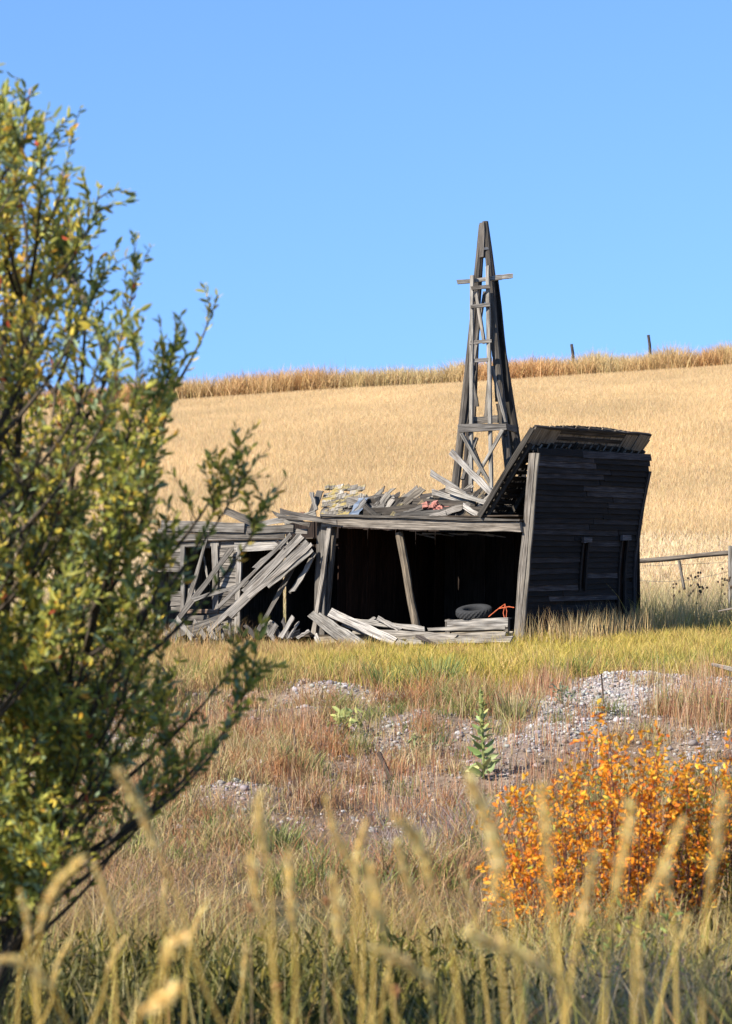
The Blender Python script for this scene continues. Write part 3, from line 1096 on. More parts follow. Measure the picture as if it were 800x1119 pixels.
# wheat on the hill
nW = 1100000
d = np.sqrt(RNG.uniform(99 ** 2, 214 ** 2, nW))
x = RNG.uniform(-1, 1, nW) * (d * .150 + 8)
z = H(x, d)
hh = RNG.uniform(.32, .5, nW) * (.95 + .1 * fbm(x * .25, d * .25, 31))
c = pick([(.70, .505, .265), (.66, .465, .225), (.75, .57, .325), (.59, .405, .185)], [4, 3, 2, 1], nW)
c *= (.8 + .4 * fbm(x * .12, d * .1, 30))[:, None]
p1_ = blades(np.stack([x, d, z - .02], 1), hh, RNG.uniform(.011, .027, nW), RNG.uniform(0, 6.3, nW), RNG.uniform(.1, .7, nW), c * .8, c * 1.05, 2)
nS = 90000
d = np.sqrt(RNG.uniform(76 ** 2, 100 ** 2, nS))
x = RNG.uniform(-1, 1, nS) * (d * .150 + 6)
c = pick([(.68, .53, .31), (.62, .46, .25), (.74, .58, .37)], [3, 2, 2], nS)
p2_ = blades(np.stack([x, d, H(x, d) - .02], 1), RNG.uniform(.15, .38, nS), RNG.uniform(.02, .05, nS), RNG.uniform(0, 6.3, nS), RNG.uniform(.1, .8, nS), c * .85, c, 2)
grass_obj('wheat_grass', [p1_, p2_], M_WHEAT, 'golden ripe wheat covering the hillside behind the shed', 'wheat')

# weeds along the hilltop
nH = 2600
x = RNG.uniform(-45, 45, nH)
d = RNG.uniform(215, 224, nH)
ht = .9 + 1.3 * fbm(x * .35, d * .2, 40) + .5 * fbm(x * 1.5, d, 41)
X_, Y_ = clump(x, d, 26, .35)
hh = np.repeat(ht, 26) * RNG.uniform(.5, 1.05, len(X_)) * 1.3
warm = np.repeat(fbm(x * .12, d * .1, 42), 26)[:, None]
c = pick([(.56, .31, .125), (.62, .38, .16), (.46, .23, .09), (.50, .35, .14)], [3, 3, 2, 1], len(X_))
c2 = pick([(.58, .42, .20), (.48, .38, .16)], [3, 1], len(X_))
mix = np.clip((warm - .42) * 5, 0, 1)
c = c * (1 - mix) + c2 * mix
grass_obj('hilltop_weeds', [blades(np.stack([X_, Y_, H(X_, Y_) - .05], 1), hh, RNG.uniform(.03, .08, len(X_)), RNG.uniform(0, 6.3, len(X_)), RNG.uniform(.05, .8, len(X_)), c * .8, c * 1.05, 3)],
          M_GRASS, 'strip of tall tan weeds along the crest of the hill', 'weeds')

# meadow round the shed
nM = 120000
x, d = frustum(nM, 40.2, 53.5, 2)
kp_ = RNG.random(nM) < np.clip(sst(40, 43, d + 3 * (fbm(x * .7, d * .7, 55) - .5)) * 1.05, 0, 1)
x, d = x[kp_], d[kp_]
keep = ~inside_shed(x, d, .05) & (RNG.random(len(x)) > gravel(x, d) * 1.3)
nb = 60000
x2, d2 = frustum(nb, 52, 78, 2)
k2 = ~inside_shed(x2, d2, .05)
x, d = np.concatenate([x[keep], x2[k2]]), np.concatenate([d[keep], d2[k2]])
nM = len(x)
px = x / d * F_PX + CX
clumpy = fbm(x * 1.1, d * 1.1, 50)
hh = RNG.uniform(.14, .46, nM) * (.15 + 1.7 * clumpy) * (1 + .35 * sst(46, 51, d))
rightside = (px > 690) & (d > 50)
hh *= np.where(rightside & (d > 54.5), 1.7, 1.0)
hh *= np.where((px >= 575) & (d < 54.5), 1 - .5 * sst(46, 49.5, d), 1)
hh *= np.where(d > 58, .8, 1)
front = (d < 55) & (px > 150) & (px < 575)
hh *= np.where(front, 1 - .5 * sst(46, 49, d), 1)
left = np.clip((400 - px) / 120 + 2.2 * (fbm(x * .6, d * .6, 51) - .5), 0, 1)[:, None]
right = np.clip((px - 640) / 140 + 2.0 * (fbm(x * .9, d * .7, 52) - .45), 0, 1)[:, None] * .85
c_g = pick([(.50, .37, .06), (.40, .32, .05), (.60, .42, .10), (.22, .23, .04), (.62, .43, .15)], [4, 3, 4, 1.5, 3], nM)
c_o = pick([(.50, .29, .12), (.44, .25, .10), (.52, .37, .16), (.36, .32, .08)], [4, 3, 3, 1.5], nM)
c_r = pick([(.54, .36, .12), (.50, .33, .10), (.42, .37, .07)], [3, 2, 2], nM)
c = c_g * (1 - left) + c_o * left
c = c * (1 - right) + c_r * right
far = sst(54, 60, d)[:, None]
c_f = pick([(.50, .39, .20), (.44, .33, .15), (.34, .32, .12), (.5, .34, .24)], [4, 3, 1, 1], nM)
c = c * (1 - far) + c_f * far
bot = c * np.array([.7, .75, .7])
pm = [blades(np.stack([x, d, H(x, d) - .02], 1), hh, RNG.uniform(.007, .018, nM), RNG.uniform(0, 6.3, nM), RNG.uniform(.1, .8, nM), bot, c, 3)]
# ragged taller tufts standing out of the meadow
nt_ = 420
x, d = frustum(nt_, 40.5, 49.5, 2)
kp_ = (RNG.random(nt_) > gravel(x, d) * 1.3) & ~inside_shed(x, d, .3) & (fbm(x * .8, d * .8, 57) > .4)
x, d = x[kp_], d[kp_]
nt_ = len(x)
X_, Y_ = clump(x, d, 55, .15)
pal = np.array([(.58, .40, .10), (.24, .26, .05), (.60, .42, .16), (.46, .37, .06), (.44, .24, .09), (.17, .2, .045)])
c = pal[np.repeat(RNG.integers(0, 6, nt_), 55)] * RNG.uniform(.8, 1.2, (len(X_), 1))
pm.append(blades(np.stack([X_, Y_, H(X_, Y_) - .02], 1), np.repeat(RNG.uniform(.25, .62, nt_) * (1 - .45 * sst(46.5, 49, d)), 55) * RNG.uniform(.5, 1.1, len(X_)), RNG.uniform(.007, .016, len(X_)), RNG.uniform(0, 6.3, len(X_)), RNG.uniform(.1, .9, len(X_)), c * .85, c, 3))
# taller seeded stalks against the end wall
ns = 1500
b = RNG.uniform(-.6, 7, ns)
o_ = RNG.uniform(.1, 1.6, ns)
x = CN.x + b * Vv.x + o_ * NE.x
d = CN.y + b * Vv.y + o_ * NE.y
c = pick([(.50, .33, .14), (.56, .42, .2)], [1, 1], ns)
pm.append(blades(np.stack([x, d, H(x, d)], 1), RNG.uniform(.5, .85, ns) * (.6 + .7 * fbm(x, d, 53)), RNG.uniform(.006, .016, ns), RNG.uniform(0, 6.3, ns), RNG.uniform(.05, .35, ns), c * .8, c, 3))
grass_obj('meadow_grass', pm, M_GRASS, 'yellow green meadow grass growing round the shed')

# dry bank
nC = 2600
x, d = frustum(nC, 22.5, 43, 2)
px = x / d * F_PX + CX
dens = fbm(x * .7, d * .5, 60)
g = gravel(x, d)
keep = (RNG.random(nC) < np.clip(1.45 - 1.8 * g, .2, 1) * np.clip((dens - .33) * 4.5, .06, 1))
x, d, px, dens = x[keep], d[keep], px[keep], dens[keep]
per = 54
X_, Y_ = clump(x, d, per, .11)
n_ = len(X_)
typ = np.repeat(RNG.random(len(x)), per)
zone = np.repeat(fbm(x * .5, d * .35, 61), per)
pxr, dr = np.repeat(px, per), np.repeat(d, per)
pink = pick([(.38, .19, .085), (.45, .25, .11), (.28, .125, .055), (.50, .34, .155)], [4, 3, 3, 3], n_)
straw = pick([(.52, .39, .19), (.45, .32, .15), (.36, .32, .10)], [3, 3, 1.5], n_)
green = pick([(.13, .17, .04), (.19, .21, .055), (.27, .26, .06)], [3, 3, 2], n_)
mauve = pick([(.30, .235, .215), (.26, .19, .17), (.38, .30, .25)], [3, 2, 2], n_)
rust = pick([(.38, .15, .06), (.44, .21, .08)], [1, 1], n_)
c = pink.copy()
m = (typ > .42) & (typ < .70); c[m] = straw[m]
m = (typ > .70) & (typ < .84); c[m] = rust[m]
m = (typ > .82) | ((zone > .58) & (typ > .60)); c[m] = green[m]
m = (np.exp(-(((pxr - 420) / 90) ** 2 + ((dr - 27.5) / 2.6) ** 2)) > RNG.random(n_) * .9); c[m] = mauve[m]
hc = np.repeat(RNG.uniform(.14, .55, len(x)) * (.45 + 1.1 * dens), per)
pb = [blades(np.stack([X_, Y_, H(X_, Y_) - .02], 1), hc * RNG.uniform(.5, 1.1, n_), RNG.uniform(.006, .014, n_), RNG.uniform(0, 6.3, n_), RNG.uniform(.1, 1.1, n_), c * np.array([.75, .75, .75]), c, 3)]
nl = 30000                                            # low litter between clumps
x, d = frustum(nl, 23, 43, 2)
keep = RNG.random(nl) < np.clip(1.1 - 1.5 * gravel(x, d), .05, 1)
x, d = x[keep], d[keep]
c = pick([(.38, .21, .11), (.46, .32, .16), (.29, .14, .07), (.32, .25, .21), (.19, .19, .05)], [4, 3, 3, 3, 1.5], len(x))
pb.append(blades(np.stack([x, d, H(x, d) - .01], 1), RNG.uniform(.04, .16, len(x)), RNG.uniform(.006, .016, len(x)), RNG.uniform(0, 6.3, len(x)), RNG.uniform(.3, 2.0, len(x)), c * .8, c, 2))
# red-brown stalks standing on the right part of the gravel and bank
for (cx, cd, rx, rd, k, hmn, hmx) in ((765, 38.3, 45, 2.4, 2200, .35, .85), (590, 41, 35, 1.3, 1500, .25, .6), (520, 40.6, 40, 1.4, 900, .25, .5), (430, 41.2, 40, 1.0, 600, .2, .4), (250, 38, 60, 3, 1500, .2, .5), (620, 34, 50, 2.2, 900, .25, .55), (450, 36.5, 45, 2.4, 900, .2, .45), (520, 33.5, 60, 2.4, 1100, .2, .5), (330, 36, 50, 2.5, 1100, .2, .5), (560, 38.5, 40, 1.6, 900, .25, .5), (380, 31.5, 90, 2.4, 1600, .18, .42)):
    d = RNG.normal(cd, rd * .6, k)
    x = (RNG.normal(cx, rx * .6, k) - CX) / F_PX * d
    kp_ = fbm(x * 1.6, d * 1.2, 64) > RNG.uniform(.3, .62, k)
    x, d = x[kp_], d[kp_]
    k = len(x)
    hmx = hmx * RNG.uniform(.5, 1.1, k)
    c = pick([(.42, .20, .10), (.50, .30, .16), (.34, .14, .07), (.54, .40, .23), (.34, .26, .1)], [3, 3, 2, 2, 1], k)
    pb.append(blades(np.stack([x, d, H(x, d)], 1), hmn * .7 + (hmx - hmn * .7) * RNG.random(k), RNG.uniform(.006, .013, k), RNG.uniform(0, 6.3, k), RNG.uniform(.02, .35, k), c * .85, c, 3))
grass_obj('bank_grass', pb, M_GRASS, 'dry pinkish tan grass in tufts on the bank below the shed')

# near grass at the foot of the bank
nF = 88000
x, d = frustum(nF, 13.0, 25, 2.6, .85)
cl = fbm(x * 1.4, d * 1.4, 70)
px = x / d * F_PX + CX
hh = RNG.uniform(.12, .46, nF) * (.1 + 1.75 * sst(.25, .75, cl)) * (1 - .55 * sst(18, 22, d))
gcol = pick([(.22, .20, .035), (.32, .28, .05), (.50, .36, .09), (.58, .42, .16), (.10, .11, .025), (.46, .25, .10), (.30, .15, .07)], [2.5, 3, 3, 3, 2.5, 2.4, 1.5], nF)
gz_ = fbm(x * .9, d * .7, 75)
gcol = gcol * np.where(gz_ < .42, .6, 1.0)[:, None]
dcol = pick([(.40, .24, .12), (.48, .33, .14), (.32, .155, .075), (.28, .23, .07), (.27, .2, .165)], [3, 3, 2.5, 1.5, 1.5], nF)
t = np.clip(sst(17.0, 21.5, d) + (fbm(x * .8, d * .8, 71) - .5) * .8, 0, 1)[:, None]
shade_green = pick([(.040, .044, .009), (.07, .066, .012), (.15, .13, .022), (.40, .29, .07)], [3, 3, 2, 1.2], nF)  # shade between the near blades, painted as very dark greens
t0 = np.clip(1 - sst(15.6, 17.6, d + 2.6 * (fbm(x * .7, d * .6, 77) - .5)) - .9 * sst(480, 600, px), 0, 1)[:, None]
gcol = gcol * (1 - t0) + shade_green * t0
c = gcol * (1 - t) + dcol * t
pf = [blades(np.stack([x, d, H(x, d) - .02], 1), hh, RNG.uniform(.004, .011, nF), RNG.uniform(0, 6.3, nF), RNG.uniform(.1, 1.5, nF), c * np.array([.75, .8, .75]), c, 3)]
nf2 = 4200                                            # thin pale stalks
x, d = frustum(nf2, 12.5, 19, 1, 1)
kp_ = RNG.random(nf2) < np.interp(x / d * F_PX + CX, [0, 60, 150, 480, 600], [.8, .6, .4, .4, 1])
x, d = x[kp_], d[kp_]
nf2 = len(x)
c = pick([(.56, .45, .22), (.5, .40, .16), (.42, .38, .12)], [2, 2, 1], nf2)
pf.append(blades(np.stack([x, d, H(x, d)], 1), RNG.uniform(.35, .75, nf2), RNG.uniform(.004, .008, nf2), RNG.uniform(0, 6.3, nf2), RNG.uniform(.05, .6, nf2), c * .85, c, 4))
nf5 = 9000
d = RNG.uniform(14, 18.5, nf5)
px = RNG.normal(730, 100, nf5)
x = (px - CX) / F_PX * d
c = pick([(.62, .48, .25), (.54, .40, .18), (.46, .30, .15), (.34, .32, .08)], [3, 3, 1.5, 1.5], nf5)
pf.append(blades(np.stack([x, d, H(x, d)], 1), RNG.uniform(.12, .5, nf5) * (.4 + 1.1 * fbm(x * 1.5, d * 1.5, 78)), RNG.uniform(.004, .009, nf5), RNG.uniform(0, 6.3, nf5), RNG.uniform(.3, 1.8, nf5), c * .9, c, 4))
nf4 = 650
d = RNG.uniform(7.5, 12.2, nf4)
x = RNG.uniform(-1, 1, nf4) * (d * .15 + .4)
zt = -(RNG.uniform(1005, 1180, nf4) - 640) / F_PX * d
g_ = H(x, d)
c = pick([(.64, .48, .18), (.56, .42, .12), (.42, .36, .08), (.26, .27, .06), (.5, .27, .1)], [3, 3, 2, 2, 1], nf4)
pf.append(blades(np.stack([x, d, g_], 1), np.maximum(.3, zt - g_), RNG.uniform(.005, .010, nf4), RNG.uniform(0, 6.3, nf4), RNG.uniform(.03, .6, nf4), c * .85, c, 6))
# broad green weed leaves, mostly darkened to paint shade into the bottom thicket
nf3 = 20000
x, d = frustum(nf3, 12.6, 17.5, 2, 1)
cl = fbm(x * 1.1, d * 1.1, 73)
keep = (cl > .36) & (RNG.random(nf3) < np.interp(x / d * F_PX + CX, [0, 430, 600, 800], [1, 1, .12, .12]))
x, d = x[keep], d[keep]
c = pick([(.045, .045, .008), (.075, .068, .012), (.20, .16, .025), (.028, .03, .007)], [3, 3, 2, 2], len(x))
zb = H(x, d) + RNG.uniform(.0, .42, len(x))
dr_ = RNG.normal(size=(len(x), 3)); dr_[:, 2] = np.abs(dr_[:, 2]) * 1.2 + .2
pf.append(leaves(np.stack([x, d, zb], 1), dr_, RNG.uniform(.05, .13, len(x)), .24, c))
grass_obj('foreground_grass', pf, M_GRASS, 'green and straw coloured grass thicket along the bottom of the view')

# gravel
def stones(x, y, r, col):
    n = len(x)
    ph = (1 + 5 ** .5) / 2
    iv = np.array([(-1, ph, 0), (1, ph, 0), (-1, -ph, 0), (1, -ph, 0), (0, -1, ph), (0, 1, ph), (0, -1, -ph), (0, 1, -ph), (ph, 0, -1), (ph, 0, 1), (-ph, 0, -1), (-ph, 0, 1)]) / 1.9
    it = np.array([(0, 11, 5), (0, 5, 1), (0, 1, 7), (0, 7, 10), (0, 10, 11), (1, 5, 9), (5, 11, 4), (11, 10, 2), (10, 7, 6), (7, 1, 8), (3, 9, 4), (3, 4, 2), (3, 2, 6), (3, 6, 8), (3, 8, 9), (4, 9, 5), (2, 4, 11), (6, 2, 10), (8, 6, 7), (9, 8, 1)])
    V = iv[None] * (1 + RNG.uniform(-.28, .28, (n, 12, 1))) * RNG.uniform(.6, 1.3, (n, 1, 3))
    a = RNG.uniform(0, 6.3, n)
    ca, sa = np.cos(a)[:, None], np.sin(a)[:, None]
    vx, vy = V[..., 0] * ca - V[..., 1] * sa, V[..., 0] * sa + V[..., 1] * ca
    V = np.stack([vx, vy, V[..., 2] * .7], -1) * r[:, None, None]
    V += np.stack([x, y, H(x, y) + r * .2], 1)[:, None]
    return V.reshape(-1, 3), [(it[None] + (np.arange(n) * 12)[:, None, None]).reshape(-1, 3)], np.repeat(col, 12, axis=0)


nG = 150000
x, d = frustum(nG, 27, 43, 1.5)
keep = RNG.random(nG) < gravel(x, d) * .9 + .05
x, d = x[keep], d[keep]
r = np.clip(RNG.lognormal(math.log(.0135), .55, len(x)), .006, .07)
c = pick([(.31, .28, .25), (.24, .21, .185), (.38, .355, .33), (.25, .19, .14)], [4, 3, 2, 1.6], len(x))
cb = pick([(.22, .17, .135), (.28, .235, .20), (.17, .125, .095), (.34, .31, .29)], [4, 3, 3, 1], len(x))
ga = gravel(x, d)
mt = (RNG.random(len(x)) < sst(.25, .65, ga))[:, None]
c = np.where(mt, c, cb)
v, f, cc = stones(x, d, r, c)
tag(put('gravel', mesh_np('gravel', v, f, np.clip(cc, 0, 1)), M_STONE), 'grey gravel and stones bared on the bank', 'gravel', kind='stuff')


# ------------------------------------------------------------------ shrub builder
def bez(p0, p1, p2, n):
    return [p0 * ((1 - t) ** 2) + p1 * (2 * t * (1 - t)) + p2 * (t * t) for t in np.linspace(0, 1, n)]


def inpoly(px, py, poly):
    r = False
    j = len(poly) - 1
    for i in range(len(poly)):
        xi, yi = poly[i]
        xj, yj = poly[j]
        if (yi > py) != (yj > py) and px < (xj - xi) * (py - yi) / (yj - yi) + xi:
            r = not r
        j = i
    return r


# ------------------------------------------------------------------ willow on the left
DT = 12.0
KD = DT / 11.2
poly_r = [(-90, 60), (0, 85), (40, 130), (66, 170), (92, 220), (118, 270), (138, 310), (145, 350), (175, 395), (185, 440), (165, 470), (180, 510), (195, 545), (180, 580), (165, 650), (165, 700), (205, 760), (205, 800), (160, 845), (110, 890), (60, 960), (-10, 1000), (-90, 1010)]
poly = poly_r + [(-180 - x * .9, y + 15) for x, y in reversed(poly_r[1:-1])]
gz = float(H(np.array([(-90 - CX) / F_PX * DT]), np.array([DT]))[0])
root = Vector(((-95 - CX) / F_PX * DT, DT, gz))
tree = thing('willow_tree', 'bushy willow with green and yellow leaves filling the left side', 'tree', root)
stem_tops = [(-40, 125, 11.4), (-140, 130, 11.6), (30, 260, 10.9), (-230, 330, 11.1), (60, 430, 11.6), (-120, 240, 10.6), (10, 150, 11.2), (95, 330, 11.3), (115, 560, 10.8), (-10, 420, 10.4), (85, 660, 11.6), (40, 540, 11.0), (-60, 600, 11.4)]
stems = []
bark = MB()
BK = (.15, .125, .10)
for (x, y, dd) in stem_tops:
    tip = W(x, y, dd * KD)
    dl = tip - root
    mid = root + Vector((dl.x * .78, dl.y * .7, dl.z * .42)) + rv(.06)
    pts = bez(root + rv(.06), mid, tip, 16)
    stems.append(pts)
    bark.tube(pts, [.045 * (1 - .85 * i / 15) for i in range(16)], 6, BK, .06)
tips = [(28, 118, 11.3), (75, 165, 10.9), (108, 215, 11), (150, 285, 11.2), (238, 322, 11.1), (190, 385, 10.7), (188, 430, 11), (270, 515, 11.2), (296, 552, 11), (255, 500, 11.3), (190, 575, 10.7), (185, 640, 11.4), (268, 712, 11), (262, 778, 10.8), (278, 735, 11.0), (205, 828, 11),
        (150, 880, 11.2), (110, 900, 10.8), (60, 950, 11), (175, 850, 10.6), (10, 985, 11), (2, 142, 11), (55, 165, 11.4), (240, 545, 10.8)]
k = 0
while k < 340:
    x, y = random.uniform(-330, 240), random.uniform(90, 1000)
    if inpoly(x, y, poly) and (y < 780 or x < 70 or random.random() < .35) and (x < 150 or random.random() < .7):
        tips.append((x, y, random.uniform(9.9, 12.6)))
        k += 1
lp, ld, ll, lc = [], [], [], []


def leafcol(p):
    px = p.x / p.y * F_PX + CX
    py = HOR - p.z / p.y * F_PX
    r = random.random()
    yellow = .17 + .3 * math.exp(-((px - 20) / 60) ** 2 - ((py - 330) / 110) ** 2)
    if r < yellow: return (.68, .50, .07) if random.random() < .85 else (.66, .34, .05)
    if r < yellow + .22: return (.44, .41, .08)
    if r < yellow + .38: return (.30, .36, .18)
    if r < yellow + .385: return (.4, .07, .03)
    return random.choice([(.23, .25, .04), (.29, .28, .045), (.35, .32, .06), (.16, .19, .045)])


def add_leaves(pts, step, L0, L1, start=0.0):
    """alternate leaves up a twig"""
    acc = start
    for a, b in zip(pts[:-1], pts[1:]):
        seg = b - a
        l = seg.length
        if l < 1e-5: continue
        tdir = seg / l
        s = acc
        while s < l:
            p = a + tdir * s
            sd = rv().normalized()
            dr = (tdir * .8 + sd * .75 + Vector((0, 0, .05))).normalized()
            lp.append(p); ld.append(dr); ll.append(random.uniform(L0, L1)); lc.append(leafcol(p))
            s += step * random.uniform(.6, 1.4)
        acc = s - l


for (x, y, dd) in tips:
    T = W(x, y, dd * KD)
    best, bs = None, 1e9
    want = T.z - .35 * abs(T.x - root.x) - .35
    for pts in stems:
        for p in pts[1:]:
            sc = abs(p.z - want) * 1.4 + (p - T).length * .6
            if sc < bs: best, bs = p, sc
    Lh = (T - best).length
    dl = T - best
    mid = best + Vector((dl.x * .66, dl.y * .6, dl.z * .40)) + rv(.04)
    pts = bez(best, mid, T, 12)
    r0 = min(.02, .006 + .008 * Lh)
    bark.tube(pts, [r0 * (1 - .85 * i / 11) for i in range(12)], 5, BK, .05)
    nsub = int((8 + Lh * 9) * (.85 if x > 180 and y > 600 else 1))
    for i in range(nsub):
        t = random.uniform(.3, 1.0)
        kk = t * 11
        i0 = min(10, int(kk))
        p = pts[i0].lerp(pts[i0 + 1], kk - i0)
        tg = (pts[i0 + 1] - pts[i0]).normalized()
        sl = random.uniform(.16, .40) * (1.15 - .4 * t)
        dr = (tg * .7 + rv(.5) + Vector((0, 0, .55))).normalized()
        e = p + dr * sl + Vector((0, 0, -.02))
        sub = bez(p, p + dr * sl * .5 + Vector((0, 0, .03)), e, 5)
        px_, py_ = e.x / e.y * F_PX + CX, HOR - e.z / e.y * F_PX
        if px_ > -60 and not inpoly(px_ - 14, py_, poly) and t < .8: continue
        bark.tube(sub, [.0035, .003, .0025, .002, .0015], 4, (.17, .14, .10))
        add_leaves(sub, .0115, .034, .062, .02)
    add_leaves(pts[5:], .014, .036, .062)
print('willow leaves', len(lp))
bark.build('trunk', M_BARK, tree, True)
lp, ld, ll, lc = (np.array([tuple(q_) for q_ in A_]) if A_ is not ll else np.array(ll) for A_ in (lp, ld, ll, lc))
gap = fbm(lp[:, 0] * 1.9 + lp[:, 1] * .8, lp[:, 2] * 1.9 - lp[:, 1] * .5, 90, 2)
py_ = HOR - lp[:, 2] / lp[:, 1] * F_PX
keep = (RNG.random(len(lp)) < np.clip((gap - .30) * 5, .25, 1)) & (RNG.random(len(lp)) < np.interp(py_, [80, 330, 460], [.6, .72, 1.0]))
lp, ld, ll, lc = lp[keep], ld[keep], ll[keep], lc[keep]
v, f, c = leaves(lp, ld, ll * RNG.uniform(.75, 1.25, len(lp)), .36, lc * RNG.uniform(.75, 1.3, (len(lp), 1)))
put('crown', mesh_np('crown', v, f, c), M_LEAF, tree)

# ------------------------------------------------------------------ orange shrub
def shrub(name, label, base_px, dd, outline, nst, cols, wts, leafL, ratio, stemcol, spread, lean=0.0, cat='shrub', mat=None, dens=.03):
    """outline(px) gives the height in pixels above which no stem rises"""
    bx = (base_px - CX) / F_PX * dd
    g = float(H(np.array([bx]), np.array([dd]))[0])
    b0 = Vector((bx, dd, g))
    o = thing(name, label, cat, b0)
    st = MB()
    P, D_, L_ = [], [], []
    for i in range(nst):
        tx = base_px + random.uniform(-1, 1) * spread
        td = dd + random.uniform(-1, 1) * spread * dd / F_PX * .75
        ty = outline(tx) + abs(random.gauss(0, 1)) * (52 if dd < 22 else 6) - (random.random() < .1) * 14
        tip = W(tx, ty, td)
        x0 = b0.x + (tip.x - b0.x) * .7 + random.gauss(0, .05)
        y0 = dd + (td - dd) * .7
        foot = Vector((x0, y0, float(H(np.array([x0]), np.array([y0]))[0])))
        if tip.z < foot.z + .1: tip.z = foot.z + random.uniform(.1, .25)
        mid = foot.lerp(tip, .5) + Vector((random.gauss(0, .05), random.gauss(0, .05), .08))
        pts = bez(foot, mid, tip, 9)
        st.tube(pts, [.008 * (1 - .75 * k / 8) for k in range(9)], 4, stemcol)
        hgt = (tip - foot).length
        for k in range(int(hgt / .09)):
            t = random.uniform(.16, 1) if k else 1
            kk = t * 8
            i0 = min(7, int(kk))
            p = pts[i0].lerp(pts[i0 + 1], kk - i0)
            dr = (Vector((0, 0, .7)) + rv(.6)).normalized()
            sl = random.uniform(.06, .2)
            sub = [p, p + dr * sl * .5 + rv(.008), p + dr * sl]
            st.tube(sub, [.003, .0025, .0015], 4, stemcol)
            s = random.uniform(.2, .5)
            while s < 1.02:
                q_ = p + dr * sl * s
                P.append(tuple(q_)); D_.append(tuple((dr * .5 + rv(.7)).normalized())); L_.append(random.uniform(*leafL))
                s += dens / sl * random.uniform(.6, 1.4)
    st.build('stems', M_BARK, o)
    c = pick(cols, wts, len(P))
    v, f, c = leaves(np.array(P), np.array(D_), np.array(L_), ratio, c, .25)
    put('foliage', mesh_np('foliage', v, f, np.clip(c, 0, 1)), mat or M_OLEAF, o)
    return o


def ol(px):
    return float(np.interp(px, [500, 530, 570, 610, 650, 690, 730, 780, 830, 900], [955, 900, 872, 838, 800, 812, 840, 822, 850, 880])) + 16 * math.sin(px * .13) + 14 * math.sin(px * .31 + 1)


shrub('orange_shrub', 'low shrub with bright orange autumn leaves on the bank at lower right', 665, 19.5, ol, 128,
      [(.88, .32, .02), (.90, .40, .03), (.80, .22, .02), (.90, .52, .05), (.62, .14, .02), (.40, .38, .05)], [4.2, 3.6, 1.5, 2, .6, .6], (.034, .064), .5, (.22, .11, .09), 145, dens=.019)
shrub('yellow_shrub', 'yellow and green leaved shrub at the right edge beside the orange one', 800, 19.9, lambda px: 850 + .4 * abs(px - 800) + 14 * math.sin(px * .2), 60,
      [(.62, .40, .04), (.36, .36, .05), (.16, .2, .04), (.72, .36, .04)], [3, 3, 2, 2], (.03, .055), .48, (.16, .11, .07), 75, dens=.03)
shrub('green_weed', 'broad leaved pale green weed with yellow leaves below the orange shrub', 690, 16.5, lambda px: 985 + .3 * abs(px - 690), 16,
      [(.30, .34, .09), (.55, .45, .08), (.2, .25, .07)], [3, 2, 2], (.05, .09), .35, (.24, .2, .1), 55, cat='weed', dens=.06)
shrub('green_weed', 'small dark green bush on the bank by the right edge above the shrubs', 782, 37.5, lambda px: 770 + .5 * abs(px - 782), 26,
      [(.2, .23, .05), (.34, .32, .06), (.13, .17, .05)], [3, 2, 2], (.05, .09), .35, (.2, .16, .1), 34, cat='weed', dens=.06)
shrub('green_weed', 'yellowish green leafy weed on the stony bank left of the fallen stalk', 380, 35.6, lambda px: 806 + .8 * abs(px - 380), 20,
      [(.44, .42, .14), (.36, .36, .12), (.24, .28, .1)], [3, 2, 2], (.10, .17), .4, (.3, .28, .12), 20, cat='weed', dens=.07)
shrub('green_weed', 'small grey green rosette weed on the gravel below the red stalks', 617, 38.5, lambda px: 782 + .9 * abs(px - 617), 14,
      [(.28, .32, .18), (.22, .27, .14)], [1, 1], (.06, .11), .3, (.22, .22, .12), 14, cat='weed', dens=.06)
shrub('green_weed', 'dull green weed low on the bank left of the mullein', 468, 34.8, lambda px: 846 + .8 * abs(px - 468), 14,
      [(.30, .31, .13), (.2, .24, .09), (.5, .42, .24)], [2, 2, 1], (.07, .12), .35, (.26, .22, .12), 22, cat='weed', dens=.06)


def tuft(px, dd, hgt, nb, rad, cols, label):
    x0 = (px - CX) / F_PX * dd
    x = RNG.normal(x0, rad, nb)
    y_ = RNG.normal(dd, rad, nb)
    c = pick(cols, [1] * len(cols), nb)
    v, f, c = blades(np.stack([x, y_, H(x, y_) - .02], 1), RNG.uniform(.5, 1.05, nb) * hgt, RNG.uniform(.012, .028, nb), np.arctan2(y_ - dd, x - x0), RNG.uniform(.1, .6, nb), c * .75, c, 4)
    o = put('grass_tuft', mesh_np('grass_tuft', v, f, c), M_GRASS)
    pivot(o)
    tag(o, label, 'grass tuft', 'green tufts on the bank')


GT = [(.13, .19, .05), (.2, .24, .07), (.28, .28, .09)]
tuft(478, 41.5, .62, 240, .2, GT, 'tall dark green tuft at the crest below the fan of boards')
tuft(425, 41.2, .55, 160, .22, GT, 'green tuft on the crest right of the bare gravel patch')
tuft(560, 37.0, .55, 130, .14, [(.2, .2, .06), (.42, .34, .17), (.3, .26, .1)], 'olive tuft beside the mullein stalk')
tuft(620, 42.6, .5, 160, .18, GT, 'green tuft at the crest left of the bare gravel mound')
tuft(330, 33, .4, 110, .14, GT, 'small green tuft low on the bank right of the willow')
tuft(150, 27.5, .4, 90, .14, GT, 'small green tuft at the foot of the bank under the willow')
tuft(300, 26.0, .32, 90, .12, GT, 'low green tuft at the foot of the bank between the seed stalks')

